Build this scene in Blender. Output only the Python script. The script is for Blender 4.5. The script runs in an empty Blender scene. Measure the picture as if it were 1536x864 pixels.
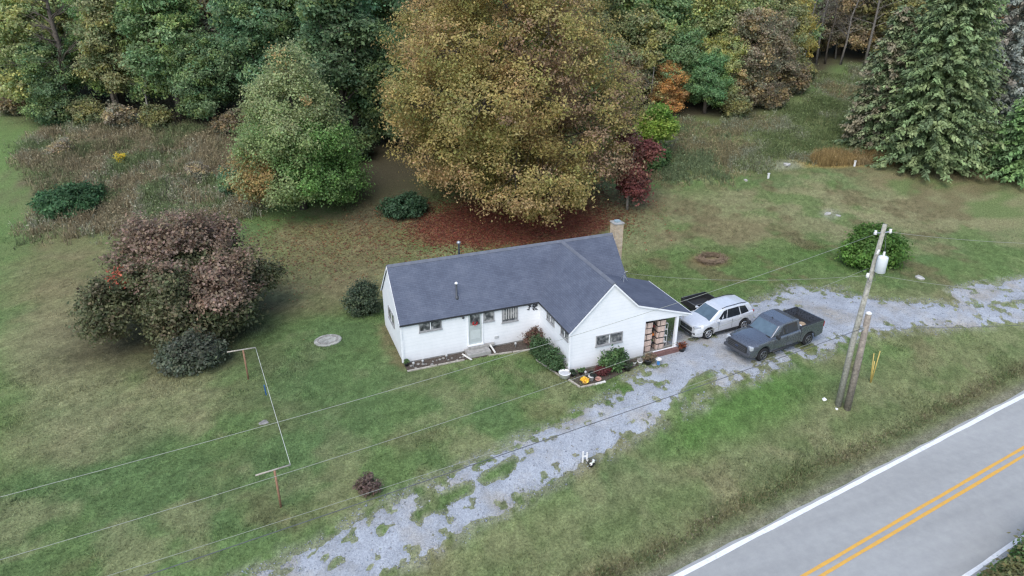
import bpy, bmesh, math, random
import numpy as np
from mathutils import Vector, Matrix

# ------------------------------------------------------------------ camera, sky, sun, exposure
scene = bpy.context.scene
cam_data = bpy.data.cameras.new("camera")
cam = bpy.data.objects.new("camera", cam_data)
scene.collection.objects.link(cam)
CAM_LOC = (-6.463, -33.272, 20.234)
cam.location = CAM_LOC
cam.rotation_euler = (math.radians(90 - 25.081), 0.0, math.radians(-21.132))
cam_data.sensor_width = 36.0
cam_data.lens = 1060.0 / 1536.0 * 36.0
cam_data.clip_start = 0.5
cam_data.clip_end = 1500.0
scene.camera = cam

SUN_ELEV, SUN_AZ = math.radians(52), math.radians(222)     # azimuth clockwise from +Y
world = bpy.data.worlds.new("World")
scene.world = world
world.use_nodes = True
wn = world.node_tree
for n in list(wn.nodes):
    wn.nodes.remove(n)
w_out = wn.nodes.new("ShaderNodeOutputWorld")
w_bg = wn.nodes.new("ShaderNodeBackground")
w_sky = wn.nodes.new("ShaderNodeTexSky")
w_sky.sky_type = 'NISHITA'
w_sky.sun_disc = False
w_sky.sun_elevation = SUN_ELEV
w_sky.sun_rotation = SUN_AZ
w_sky.air_density = 1.0
w_sky.dust_density = 1.6
w_sky.ozone_density = 1.0
w_bg.inputs["Strength"].default_value = 0.15
wn.links.new(w_sky.outputs[0], w_bg.inputs[0])
wn.links.new(w_bg.outputs[0], w_out.inputs[0])

sun_data = bpy.data.lights.new("sun", 'SUN')
sun_data.energy = 1.1
sun_data.angle = math.radians(45)
sun_data.color = (1.0, 0.975, 0.94)
sun = bpy.data.objects.new("sun", sun_data)
scene.collection.objects.link(sun)
sd = Vector((math.sin(SUN_AZ) * math.cos(SUN_ELEV), math.cos(SUN_AZ) * math.cos(SUN_ELEV), math.sin(SUN_ELEV)))
sun.rotation_euler = sd.to_track_quat('Z', 'Y').to_euler()
sun.location = (0, 0, 60)

vs = scene.view_settings
vs.view_transform = 'Standard'
vs.look = 'None'
vs.exposure = 0.93
vs.gamma = 1.0
vs.use_curve_mapping = False
scene.render.engine = 'CYCLES'
scene.cycles.use_denoising = True
scene.cycles.denoising_input_passes = 'RGB_ALBEDO_NORMAL'
scene.cycles.denoising_prefilter = 'ACCURATE'
scene.cycles.use_adaptive_sampling = False
scene.cycles.filter_width = 1.3
scene.cycles.max_bounces = 6
scene.cycles.diffuse_bounces = 4
scene.cycles.glossy_bounces = 3
scene.cycles.transmission_bounces = 4
scene.cycles.transparent_max_bounces = 6
scene.cycles.caustics_reflective = False
scene.cycles.caustics_refractive = False

COL = scene.collection
rng = np.random.default_rng(7)
random.seed(7)

# ------------------------------------------------------------------ terrain
def sstep(a, b, x):
    t = np.clip((x - a) / (b - a), 0, 1)
    return t * t * (3 - 2 * t)
RA, RS = (0.0, -17.90), 0.1558           # pavement edge of the road: a point and its slope
RLEN = math.sqrt(1 + RS * RS)
RDIR = np.array([1 / RLEN, RS / RLEN]); RNRM = np.array([-RS / RLEN, 1 / RLEN])
ROAD_Z = -1.2
def road_s(x, y):
    return ((y - RA[1]) - RS * (x - RA[0])) / RLEN
def H(x, y):
    x = np.asarray(x, float); y = np.asarray(y, float)
    s = road_s(x, y)
    z = -1.2 * (1 - sstep(1.0, 10.0, s))
    z = z - 0.20 * np.exp(-((s - 1.35) / 0.55) ** 2)
    v = .36 * x + .93 * y
    z = z + 0.64 * np.log1p(np.exp(np.clip((v - 20) / 4.0, -30, 30)))
    z = z + 0.10 * np.sin(x * .21 + 1) * np.sin(y * .17 + .4) * sstep(4, 9, np.hypot((x - 7) * .6, y - 1)) * sstep(4, 8, s)
    z = z - 0.10 * (1 - sstep(-.45, -.05, s)) * sstep(-6.2, -5.7, s)
    return z
def hz(x, y):
    return float(H(x, y))

# value noise in numpy
_perm = np.random.default_rng(3).random((256, 256))
def vnoise(x, y, sc=1.0, ox=0.0):
    x = np.asarray(x, float) * sc + 57.3 + ox; y = np.asarray(y, float) * sc + 91.7 + ox * 1.7
    xi = np.floor(x).astype(int); yi = np.floor(y).astype(int)
    fx = x - xi; fy = y - yi
    fx = fx * fx * (3 - 2 * fx); fy = fy * fy * (3 - 2 * fy)
    g = lambda a, b: _perm[a % 256, b % 256]
    return (g(xi, yi) * (1 - fx) + g(xi + 1, yi) * fx) * (1 - fy) + (g(xi, yi + 1) * (1 - fx) + g(xi + 1, yi + 1) * fx) * fy
def fbm(x, y, sc=1.0, oc=4, ox=0.0):
    a, t, n = 1.0, 0.0, 0.0
    for i in range(oc):
        n = n + a * vnoise(x, y, sc * 2.03 ** i, ox + 13.1 * i); t += a; a *= .55
    return n / t

# ------------------------------------------------------------------ helpers
def new_mat(name, rough=0.6, spec=0.3, metallic=0.0):
    m = bpy.data.materials.new(name); m.use_nodes = True
    b = m.node_tree.nodes["Principled BSDF"]
    b.inputs["Roughness"].default_value = rough
    b.inputs["Specular IOR Level"].default_value = spec
    b.inputs["Metallic"].default_value = metallic
    return m, m.node_tree, b
def tex_noise(nt, scale, detail=4, rough=.6, coord="Object", w=None):
    tc = nt.nodes.new("ShaderNodeTexCoord"); n = nt.nodes.new("ShaderNodeTexNoise")
    n.inputs["Scale"].default_value = scale; n.inputs["Detail"].default_value = detail; n.inputs["Roughness"].default_value = rough
    nt.links.new(tc.outputs[coord], n.inputs["Vector"])
    return n
def ramp(nt, src, stops):
    r = nt.nodes.new("ShaderNodeValToRGB")
    el = r.color_ramp.elements
    while len(el) < len(stops): el.new(.5)
    for e, (p, c) in zip(el, stops):
        e.position = p; e.color = (*c, 1) if len(c) == 3 else c
    nt.links.new(src, r.inputs[0])
    return r
def add_bump(nt, b, src, strength=.3, dist=.02):
    bp = nt.nodes.new("ShaderNodeBump"); bp.inputs["Strength"].default_value = strength; bp.inputs["Distance"].default_value = dist
    nt.links.new(src, bp.inputs["Height"]); nt.links.new(bp.outputs[0], b.inputs["Normal"])
_mc = {}
def pm(name, col, rough=.6, spec=.3, metallic=0., var=.12, scale=6., bump=0., detail=5):
    """plain procedural material: colour with noise variation (dirt, grain)"""
    if name in _mc: return _mc[name]
    m, nt, b = new_mat(name, rough, spec, metallic)
    n = tex_noise(nt, scale, detail)
    c = np.array(col)
    r = ramp(nt, n.outputs[0], [(.3, tuple(np.clip(c * (1 - var), 0, 1))), (.7, tuple(np.clip(c * (1 + var), 0, 1)))])
    nt.links.new(r.outputs[0], b.inputs["Base Color"])
    if bump: add_bump(nt, b, n.outputs[0], bump, .02)
    _mc[name] = m
    return m

class MB:
    """collects shapes; build() links them as one mesh object"""
    def __init__(s): s.v = []; s.f = []
    def add(s, vs_, fs):
        o = len(s.v); s.v += [tuple(map(float, p)) for p in vs_]; s.f += [tuple(i + o for i in f) for f in fs]; return s
    def box(s, c, d, rz=0., m=None):
        hx, hy, hz_ = d[0] / 2, d[1] / 2, d[2] / 2
        P = [Vector((sx * hx, sy * hy, sz * hz_)) for sz in (-1, 1) for sx, sy in ((-1, -1), (1, -1), (1, 1), (-1, 1))]
        R = Matrix.Rotation(rz, 3, 'Z')
        if m is not None: R = m
        P = [R @ p + Vector(c) for p in P]
        return s.add(P, [(3, 2, 1, 0), (4, 5, 6, 7), (0, 1, 5, 4), (1, 2, 6, 5), (2, 3, 7, 6), (3, 0, 4, 7)])
    def prism(s, poly, ext):
        """poly: planar 3D points, ext: extrusion vector"""
        n = len(poly); P = [Vector(p) for p in poly]; e = Vector(ext)
        nn = Vector((0, 0, 0))
        for i in range(n): nn += (P[i] - P[0]).cross(P[(i + 1) % n] - P[0])
        if nn.dot(e) > 0: P = P[::-1]
        return s.add(P + [p + e for p in P], [tuple(range(n)), tuple(range(2 * n - 1, n - 1, -1))] +
                     [(i, i + n, (i + 1) % n + n, (i + 1) % n) for i in range(n)])
    def tube(s, pts, rad, n=6, cap=True):
        pts = [Vector(p) for p in pts]
        if not hasattr(rad, '__len__'): rad = [rad] * len(pts)
        vs_ = []; fs = []
        for i, p in enumerate(pts):
            t = (pts[min(i + 1, len(pts) - 1)] - pts[max(i - 1, 0)])
            if t.length < 1e-9: t = Vector((0, 0, 1))
            t.normalize()
            a = t.orthogonal() if abs(t.z) > .99 else t.cross(Vector((0, 0, 1)))
            a.normalize(); b = t.cross(a)
            for k in range(n):
                q = 2 * math.pi * k / n
                vs_.append(p + (a * math.cos(q) + b * math.sin(q)) * rad[i])
        for i in range(len(pts) - 1):
            for k in range(n):
                fs.append((i * n + k, i * n + (k + 1) % n, (i + 1) * n + (k + 1) % n, (i + 1) * n + k))
        if cap:
            fs.append(tuple(range(n - 1, -1, -1))); fs.append(tuple(range((len(pts) - 1) * n, len(pts) * n)))
        return s.add(vs_, fs)
    def lathe(s, prof, c=(0, 0, 0), n=14, m=None):
        """prof: [(r,z)...] revolved round z"""
        vs_ = []; fs = []
        for r_, z_ in prof:
            for k in range(n):
                q = 2 * math.pi * k / n; p = Vector((r_ * math.cos(q), r_ * math.sin(q), z_))
                if m is not None: p = m @ p
                vs_.append(p + Vector(c))
        for i in range(len(prof) - 1):
            for k in range(n):
                fs.append((i * n + k, i * n + (k + 1) % n, (i + 1) * n + (k + 1) % n, (i + 1) * n + k))
        fs.append(tuple(range(n - 1, -1, -1))); fs.append(tuple(range((len(prof) - 1) * n, len(prof) * n)))
        return s.add(vs_, fs)
    def build(s, name, mat, parent=None, smooth=False, bevel=0.):
        me = bpy.data.meshes.new(name); me.from_pydata(s.v, [], s.f); me.update()
        o = bpy.data.objects.new(name, me); COL.objects.link(o)
        if mat is not None: me.materials.append(mat)
        if smooth: me.polygons.foreach_set("use_smooth", [True] * len(me.polygons))
        if parent is not None: o.parent = parent
        if bevel:
            md = o.modifiers.new("bevel", 'BEVEL'); md.width = bevel; md.segments = 2; md.limit_method = 'ANGLE'
        return o
def tag(o, label=None, cat=None, group=None, kind=None):
    if label: o["label"] = label
    if cat: o["category"] = cat
    if group: o["group"] = group
    if kind: o["kind"] = kind
    return o
def thing(name, label, cat, loc=(0, 0, 0), rz=0., group=None):
    o = bpy.data.objects.new(name, None); COL.objects.link(o); o.empty_display_size = .2
    o.location = loc; o.rotation_euler = (0, 0, rz)
    return tag(o, label, cat, group)
def copy_thing(root, loc, rz=0., sc=1.0, label=None, color=None):
    r = root.copy(); COL.objects.link(r); r.location = loc; r.rotation_euler = (0, 0, rz)
    r.scale = (sc, sc, sc) if not hasattr(sc, '__len__') else sc
    if label: r["label"] = label
    for ch in list(root.children):
        c = ch.copy(); COL.objects.link(c); c.parent = r
        if color is not None and c.name.startswith("crown"): c.color = (*color, 1)
        for g in ch.children:
            d = g.copy(); COL.objects.link(d); d.parent = c
    return r
def fast_mesh(name, V, F, mat, parent=None, col=None, smooth=False):
    """V (n,3), F (m,k) arrays -> object, optional per-vertex colour 'col'"""
    me = bpy.data.meshes.new(name)
    V = np.asarray(V, np.float32); F = np.asarray(F, np.int32)
    me.vertices.add(len(V)); me.vertices.foreach_set("co", V.ravel())
    m, k = F.shape
    me.loops.add(m * k); me.loops.foreach_set("vertex_index", F.ravel())
    me.polygons.add(m); me.polygons.foreach_set("loop_start", np.arange(0, m * k, k, dtype=np.int32))
    me.polygons.foreach_set("loop_total", np.full(m, k, np.int32))
    me.update(calc_edges=True)
    if smooth: me.polygons.foreach_set("use_smooth", np.ones(m, bool))
    if col is not None:
        at = me.color_attributes.new("col", 'FLOAT_COLOR', 'POINT')
        c4 = np.ones((len(V), 4), np.float32); c4[:, :3] = col
        at.data.foreach_set("color", c4.ravel())
    if mat is not None: me.materials.append(mat)
    o = bpy.data.objects.new(name, me); COL.objects.link(o)
    if parent is not None: o.parent = parent
    return o

# ------------------------------------------------------------------ shared materials
def leaf_material(name, rough=.55, trans=.46):
    m, nt, b = new_mat(name, rough, .25)
    at = nt.nodes.new("ShaderNodeAttribute"); at.attribute_name = "col"
    oi = nt.nodes.new("ShaderNodeObjectInfo")
    mx = nt.nodes.new("ShaderNodeMix"); mx.data_type = 'RGBA'; mx.blend_type = 'MULTIPLY'; mx.inputs[0].default_value = 1
    nt.links.new(at.outputs["Color"], mx.inputs[6]); nt.links.new(oi.outputs["Color"], mx.inputs[7])
    nt.links.new(mx.outputs[2], b.inputs["Base Color"])
    tr = nt.nodes.new("ShaderNodeBsdfTranslucent"); nt.links.new(mx.outputs[2], tr.inputs[0])
    ms = nt.nodes.new("ShaderNodeMixShader"); ms.inputs[0].default_value = trans
    nt.links.new(b.outputs[0], ms.inputs[1]); nt.links.new(tr.outputs[0], ms.inputs[2])
    nt.links.new(ms.outputs[0], nt.nodes["Material Output"].inputs[0])
    return m
M_LEAF = leaf_material("leaf")
M_NEEDLE = leaf_material("needle", .6, .25)
M_GRASS = leaf_material("grass_blade", .7, .25)
M_BARK = pm("bark", (.10, .085, .07), .9, .1, var=.4, scale=5, bump=.6)
M_BARK_PALE = pm("bark_pale", (.26, .24, .21), .9, .1, var=.3, scale=5, bump=.5)
# ------------------------------------------------------------------ ground colours (what grows or lies where)
def blob(x, y, cx, cy, rx, ry, ang=0., soft=.5):
    c, s_ = math.cos(ang), math.sin(ang)
    u = ((x - cx) * c + (y - cy) * s_) / rx; v = (-(x - cx) * s_ + (y - cy) * c) / ry
    return 1 - sstep(1 - soft, 1 + soft, np.hypot(u, v) + (fbm(x, y, .45, 3, 5.) - .5) * .8)
WOODS = np.array([(-60, 84), (-32, 63.5), (-25, 56.5), (-17, 53.5), (-8, 48.5), (-2.5, 40), (2.0, 31), (5, 28.0), (9, 28), (16, 31), (24, 36), (31, 37), (39, 33.3), (47, 31.5), (54, 34), (63, 39), (72, 43), (76, 38), (84, 28), (100, 14), (140, -6)])
def woods_depth(x, y):
    """how far beyond the edge of the wood (positive inside)"""
    ey = np.interp(x, WOODS[:, 0], WOODS[:, 1])
    return y - ey
DRIVE = np.array([(-30, -16.6, 2.9), (-20, -15.4, 2.6), (-9, -13.6, 2.6), (-5.5, -12.6, 2.8), (-1.5, -11.35, 3.1), (2, -10.3, 3.0), (6.5, -9.1, 2.9), (10, -8.0, 3.0), (13, -6.75, 3.8), (16, -5.2, 5.6), (20, -4.2, 6.4), (24, -3.7, 6.2), (27.5, -3.9, 5.0), (31, -5.2, 3.0), (36, -6.5, 2.2), (44, -7.6, 2.0), (60, -8.6, 2.2)])
def drive_m(x, y):
    """signed metres inside the gravel (positive on gravel), ragged"""
    x = np.asarray(x, float); y = np.asarray(y, float)
    best = np.full(x.shape, -99.)
    lat = np.zeros(x.shape)
    for a, b in zip(DRIVE[:-1], DRIVE[1:]):
        d = b[:2] - a[:2]; L2 = d @ d
        t = np.clip(((x - a[0]) * d[0] + (y - a[1]) * d[1]) / L2, 0, 1)
        dx = x - a[0] - t * d[0]; dy = y - a[1] - t * d[1]
        w = a[2] + (b[2] - a[2]) * t
        dist = np.hypot(dx, dy); m = w / 2 - dist
        s_ = np.sign(d[0] * dy - d[1] * dx)
        k = m > best
        best = np.where(k, m, best); lat = np.where(k, s_ * dist, lat)
    best = np.maximum(best, 1.5 - np.hypot((x - 26.6) * .55, (y + 1.4)))
    best = np.maximum(best, 1.0 - np.abs(y + 4.9 + (x - 40) * .02) - (x < 36) * 5.)
    n = fbm(x, y, 1.1, 4, 2.) - .5
    m = best + n * np.where(x < 10, .75, 1.25) - np.where(x < 10, .22, .1)
    # grass growing up between the wheel tracks and in islands
    strip = np.exp(-((lat - .30) / .40) ** 2) * sstep(.48, .62, fbm(x, y, .42, 3, 40.) + .06 * (x < -1)) * (x < 15)
    m = m - strip * 1.9
    isl = sstep(.62, .70, fbm(x, y, .75, 3, 70.)) * (x < 27) * (x > 9)
    m = m - isl * 1.5 - sstep(.62, .7, fbm(x, y, 2.6, 2, 33.)) * .8
    # the grassy island beside the porch
    m = m - 2.6 * np.exp(-(((x - 14.2) * .9 + (y + 7.3) * .45) / 1.9) ** 2 - (((y + 7.3) * .9 - (x - 14.2) * .45) / .55) ** 2)
    return m
def rgb(*c): return np.array(c)
C_GREEN, C_DEEP, C_BRIGHT = rgb(.088, .124, .050), rgb(.064, .100, .046), rgb(.066, .118, .036)
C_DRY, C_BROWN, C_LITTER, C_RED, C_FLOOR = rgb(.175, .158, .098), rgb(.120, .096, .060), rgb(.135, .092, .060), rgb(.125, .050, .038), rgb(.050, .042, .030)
def ground_rgb(x, y, fine=1.0):
    x = np.asarray(x, float); y = np.asarray(y, float)
    def mix(c, d, a):
        a = np.clip(a, 0, 1)[..., None]; return c * (1 - a) + d * a
    s = road_s(x, y); v = .36 * x + .93 * y
    n1 = fbm(x, y, .12, 4, 1.); n2 = fbm(x, y, .5, 4, 9.); n3 = fbm(x, y, 1.7, 3, 21.)
    c = np.broadcast_to(C_GREEN, x.shape + (3,)).copy()
    c = mix(c, C_DEEP, sstep(.40, .66, n1) * .6)
    c = mix(c, C_DRY, sstep(.47, .70, n2) * .52)
    c = mix(c, C_BROWN, sstep(.52, .75, fbm(x, y, .33, 4, 55.)) * .5)
    # mown stripe and bright field along the left
    c = mix(c, rgb(.090, .135, .052), sstep(2.6, -1.2, -0) * 0 + blob(x, y, -29, 36, 5.0, 32, .19, .25) * .7)
    c = mix(c, C_BRIGHT, blob(x, y, -21, 4, 3.4, 7, .2) * .6)
    # dry belt left of the bush
    c = mix(c, C_DRY * 1.05, blob(x, y, -17.2, 8.5, 3.3, 9, .2) * .75)
    c = mix(c, C_DRY * .95, blob(x, y, -13, .6, 4, 3.2, 0) * .6)
    c = mix(c, C_BROWN * 1.1, blob(x, y, -19.5, 22, 3.5, 9, .1) * .6)
    # lusher lawn near the house front and right of the drive
    c = mix(c, C_BRIGHT * .92, blob(x, y, 9.8, -7.0, 3.0, .9, .25) * .8)
    c = mix(c, C_BRIGHT, blob(x, y, 15.5, -9.7, 6.6, 1.7, .17) * .9)
    c = mix(c, C_BRIGHT * .95, blob(x, y, 27, 3.6, 8.5, 3.2, -.05) * .65)
    c = mix(c, C_DEEP, blob(x, y, -3.5, 1.5, 5.5, 7, 0) * .55)
    # dry verge by the road
    c = mix(c, C_DRY * .86, (1 - sstep(3.2, 6.4, s + (n2 - .5) * 3.4)) * sstep(-.5, .6, s) * .55)
    c = mix(c, C_BROWN * .8, np.exp(-((s - 1.45) / .38) ** 2) * sstep(.38, .6, n3) * .6)
    c = mix(c, rgb(.080, .105, .045), np.exp(-((s - 2.9) / .9) ** 2) * sstep(.42, .6, fbm(x, y, .6, 3, 31.)) * .7)
    c = mix(c, rgb(.15, .135, .115), np.exp(-((s - .2) / .35) ** 2) * .85)
    # back field: straw and brown
    c = mix(c, C_DRY * .9, blob(x, y, 34, 11, 15, 5.5, -.25) * .72)
    c = mix(c, C_DRY * .98, blob(x, y, 52, 7, 13, 7, -.3) * .75)
    c = mix(c, C_BROWN * 1.05, blob(x, y, 54, 11.5, 8, 2.4, -.25) * .8)
    c = mix(c, C_BROWN * 1.1, blob(x, y, 29, 10, 4.5, 2.2, -.2) * .7)
    fm = sstep(2, 6, v - 6) * sstep(16, 22, x)
    c = mix(c, C_GREEN * .95, fm * sstep(.5, .64, fbm(x, y, .30, 4, 101.)) * .75)
    c = mix(c, C_BROWN * .85, fm * sstep(.54, .68, fbm(x, y, .42, 4, 131.)) * .7)
    # worn brown ground and fallen leaves round the trees
    c = mix(c, C_LITTER * .92, blob(x, y, -.5, 18.5, 7.0, 5.5, -.1) * .62)
    c = mix(c, C_BROWN, blob(x, y, -3, 11.5, 5, 4, 0) * .6)
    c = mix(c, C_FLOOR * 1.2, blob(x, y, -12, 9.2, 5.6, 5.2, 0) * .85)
    c = mix(c, C_RED, blob(x, y, 14.0, 17.8, 8.2, 5.0, -.12, .3) * .95)
    c = mix(c, C_BROWN * .9, blob(x, y, 24, 17.5, 4, 3, 0) * .7)
    # wet strip and worn soil round the house walls
    hx = np.maximum(np.abs(x - 6.9) - 6.9, 0); hy = np.maximum(np.abs(y - 2.4) - 2.4, 0)
    c = mix(c, C_BROWN * .95, (1 - sstep(.1, .9, np.hypot(hx, hy) + (n3 - .5))) * .8)
    # weeds and meadow soil
    c = mix(c, rgb(.105, .085, .060), blob(x, y, -15.5, 41, 10, 13.0, .12, .2) * .9)
    c = mix(c, rgb(.085, .095, .045), blob(x, y, 44, 26, 17, 8, .12, .3) * .8)
    c = mix(c, rgb(.22, .155, .06), blob(x, y, 48.9, 17.6, 5.2, 1.3, -.27, .25) * .8)
    # gravel margins, wood floor
    dm = drive_m(x, y)
    c = mix(c, rgb(.21, .195, .165), sstep(-.9, -.05, dm) * .6 * (x > -31))
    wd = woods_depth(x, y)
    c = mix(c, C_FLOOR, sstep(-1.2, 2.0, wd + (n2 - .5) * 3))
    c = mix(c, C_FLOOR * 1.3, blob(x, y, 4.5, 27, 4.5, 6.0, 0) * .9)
    c = mix(c, rgb(.21, .20, .165), blob(x, y, 42, 19.2, 1.5, .9, 0, .6) * .6)
    c = mix(c, rgb(.21, .20, .17), blob(x, y, 38.7, 9.5, 1.1, .7, .5, .6) * .6)
    c = mix(c, rgb(.16, .11, .07), blob(x, y, 24.4, 6.0, 1.6, 1.3, 0, .5) * .7)
    # fine mottling of the sward
    c = c * np.array([1.42, 1.48, 1.40]) * (1 + fine * (.62 * fbm(x, y, 3.1, 3, 80.) - .31))[..., None] * (1 + fine * (.46 * vnoise(x, y, 7.5, 60.) - .23))[..., None]
    return c

def graded(lo, hi, step, ext):
    a = list(np.arange(lo, hi + 1e-6, step)); d = step; v = hi
    while v < ext[1]: d = min(d * 1.12, 12.); v += d; a.append(v)
    d = step; v = lo
    while v > ext[0]: d = min(d * 1.12, 12.); v -= d; a.insert(0, v)
    return np.array(a)
gx = graded(-27, 46, .24, (-330, 420)); gy = graded(-19.5, 24, .24, (-260, 520))
GX, GY = np.meshgrid(gx, gy)
GZ = H(GX, GY)
# the land beyond the wood keeps rising, then levels off
V_ = np.stack([GX, GY, np.minimum(GZ, 40)], -1).reshape(-1, 3)
nx, ny = len(gx), len(gy)
ii = (np.arange(ny - 1)[:, None] * nx + np.arange(nx - 1)[None]).ravel()
F_ = np.stack([ii, ii + 1, ii + nx + 1, ii + nx], 1)
m_g, nt, b = new_mat("ground", .95, .1)
at = nt.nodes.new("ShaderNodeAttribute"); at.attribute_name = "col"
n1 = tex_noise(nt, 9.0, 6, .7); r1 = ramp(nt, n1.outputs[0], [(.28, (.48, .50, .46)), (.72, (1.50, 1.48, 1.42))])
n2 = tex_noise(nt, 45.0, 4, .7); r2 = ramp(nt, n2.outputs[0], [(.3, (.62, .64, .60)), (.72, (1.4, 1.38, 1.3))])
mx = nt.nodes.new("ShaderNodeMix"); mx.data_type = 'RGBA'; mx.blend_type = 'MULTIPLY'; mx.inputs[0].default_value = 1
mx2 = nt.nodes.new("ShaderNodeMix"); mx2.data_type = 'RGBA'; mx2.blend_type = 'MULTIPLY'; mx2.inputs[0].default_value = 1
nt.links.new(at.outputs["Color"], mx.inputs[6]); nt.links.new(r1.outputs[0], mx.inputs[7])
nt.links.new(mx.outputs[2], mx2.inputs[6]); nt.links.new(r2.outputs[0], mx2.inputs[7])
nt.links.new(mx2.outputs[2], b.inputs["Base Color"])
add_bump(nt, b, n2.outputs[0], .6, .05)
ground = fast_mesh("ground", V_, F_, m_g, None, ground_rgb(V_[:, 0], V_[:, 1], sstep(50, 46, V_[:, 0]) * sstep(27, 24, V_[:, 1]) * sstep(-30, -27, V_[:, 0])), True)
tag(ground, kind="structure")

# ------------------------------------------------------------------ road
m_r, nt, b = new_mat("asphalt", .85, .25)
n1 = tex_noise(nt, .35, 5, .6); n2 = tex_noise(nt, 60., 3, .6); n3 = tex_noise(nt, 2.4, 5, .65)
mp = nt.nodes.new("ShaderNodeMapping"); mp.inputs["Scale"].default_value = (.12, 1.6, 1); mp.inputs["Rotation"].default_value = (0, 0, -math.atan(RS))
tcn = nt.nodes.new("ShaderNodeTexCoord"); nt.links.new(tcn.outputs["Object"], mp.inputs[0]); nt.links.new(mp.outputs[0], n1.inputs["Vector"])
ra = ramp(nt, n1.outputs[0], [(.3, (.290, .293, .280)), (.7, (.368, .372, .355))])
rb = ramp(nt, n2.outputs[0], [(.3, (.86, .86, .86)), (.7, (1.14, 1.14, 1.14))])
rc = ramp(nt, n3.outputs[0], [(.3, (.92, .92, .93)), (.7, (1.06, 1.06, 1.05))])
mx = nt.nodes.new("ShaderNodeMix"); mx.data_type = 'RGBA'; mx.blend_type = 'MULTIPLY'; mx.inputs[0].default_value = 1
mx2 = nt.nodes.new("ShaderNodeMix"); mx2.data_type = 'RGBA'; mx2.blend_type = 'MULTIPLY'; mx2.inputs[0].default_value = 1
nt.links.new(ra.outputs[0], mx.inputs[6]); nt.links.new(rb.outputs[0], mx.inputs[7])
nt.links.new(mx.outputs[2], mx2.inputs[6]); nt.links.new(rc.outputs[0], mx2.inputs[7]); nt.links.new(mx2.outputs[2], b.inputs["Base Color"])
add_bump(nt, b, n2.outputs[0], .25, .01)
def road_strip(name, s0, s1, z, mat, parent=None, wob=0., t0=-120., t1=160., step=.6, seed=0):
    ts = np.arange(t0, t1, step); rows = []
    g = np.random.default_rng(seed)
    for t in ts:
        j0 = (vnoise(t, seed, .8) - .5) * wob + (g.random() - .5) * wob * .5; j1 = (vnoise(t, seed + 9, .8) - .5) * wob + (g.random() - .5) * wob * .5
        for s_, j in ((s0, j0), (s1, j1)):
            p = np.array(RA) + RDIR * t + RNRM * (s_ + j); rows.append((p[0], p[1], z))
    n = len(ts); i = np.arange(n - 1) * 2
    F = np.stack([i, i + 2, i + 3, i + 1], 1)[:, ::-1] if s1 < s0 else np.stack([i + 1, i + 3, i + 2, i], 1)[:, ::-1]
    return fast_mesh(name, np.array(rows), F, mat, parent)
road = tag(road_strip("road", -5.95, 0.0, ROAD_Z + .015, m_r, None, .10), kind="structure")
def paint_mat(name, c):
    m, nt, b = new_mat(name, .7, .3)
    n = tex_noise(nt, 7., 7, .75); n_b = tex_noise(nt, 70., 2, .6)
    ad = nt.nodes.new("ShaderNodeMath"); ad.operation = 'MULTIPLY_ADD'; ad.inputs[1].default_value = .5
    nt.links.new(n_b.outputs[0], ad.inputs[0]); nt.links.new(n.outputs[0], ad.inputs[2])
    c = np.array(c)
    r = ramp(nt, ad.outputs[0], [(.56, tuple(c * .55 + np.array((.13, .13, .135)) * .8)), (.68, tuple(c * .90)), (.9, tuple(c))])
    nt.links.new(r.outputs[0], b.inputs["Base Color"])
    return m
M_PW = paint_mat("road_paint_white", (.78, .79, .79)); M_PY = paint_mat("road_paint_yellow", (.68, .38, .075))
road_strip("edge_line", -.33, -.12, ROAD_Z + .021, M_PW, road, .035, seed=1)
road_strip("centre_line", -2.68, -2.54, ROAD_Z + .021, M_PY, road, .022, seed=2)
road_strip("centre_line", -3.02, -2.88, ROAD_Z + .021, M_PY, road, .022, seed=3)
road_strip("edge_line", -5.80, -5.64, ROAD_Z + .021, M_PW, road, .03, seed=4)

# ------------------------------------------------------------------ gravel drive
st = .11
dx = np.arange(-30, 60, st); dy = np.arange(-18, 1.2, st)
DX, DY = np.meshgrid(dx, dy); DM = drive_m(DX, DY)
DZ = H(DX, DY) + np.clip(DM * .10, -.05, .028) + (vnoise(DX, DY, 5.) - .5) * .02
V_ = np.stack([DX, DY, DZ], -1).reshape(-1, 3); nx = len(dx)
ii = (np.arange(len(dy) - 1)[:, None] * nx + np.arange(nx - 1)[None]).ravel()
F_ = np.stack([ii, ii + 1, ii + nx + 1, ii + nx], 1)
keep = (DM.ravel()[F_].max(1) > -.25) & (road_s(V_[F_[:, 0], 0], V_[F_[:, 0], 1]) > .2)
F_ = F_[keep]; used = np.unique(F_); remap = np.full(len(V_), -1); remap[used] = np.arange(len(used))
m_d, nt, b = new_mat("gravel", .95, .15)
n1 = tex_noise(nt, .8, 5, .65); ra = ramp(nt, n1.outputs[0], [(.32, (.275, .293, .312)), (.5, (.335, .357, .384)), (.72, (.40, .424, .452))])
vo = nt.nodes.new("ShaderNodeTexVoronoi"); vo.inputs["Scale"].default_value = 22.; tc = nt.nodes.new("ShaderNodeTexCoord"); nt.links.new(tc.outputs["Object"], vo.inputs["Vector"])
bw = nt.nodes.new("ShaderNodeRGBToBW"); nt.links.new(vo.outputs["Color"], bw.inputs[0])
rb = ramp(nt, bw.outputs[0], [(.1, (.78, .78, .78)), (.6, (1., 1., 1.)), (.95, (1.17, 1.17, 1.16))])
n4 = tex_noise(nt, .33, 4, .6); rd = ramp(nt, n4.outputs[0], [(.50, (1, 1, 1)), (.66, (.96, .86, .72))])
mx = nt.nodes.new("ShaderNodeMix"); mx.data_type = 'RGBA'; mx.blend_type = 'MULTIPLY'; mx.inputs[0].default_value = 1
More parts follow.
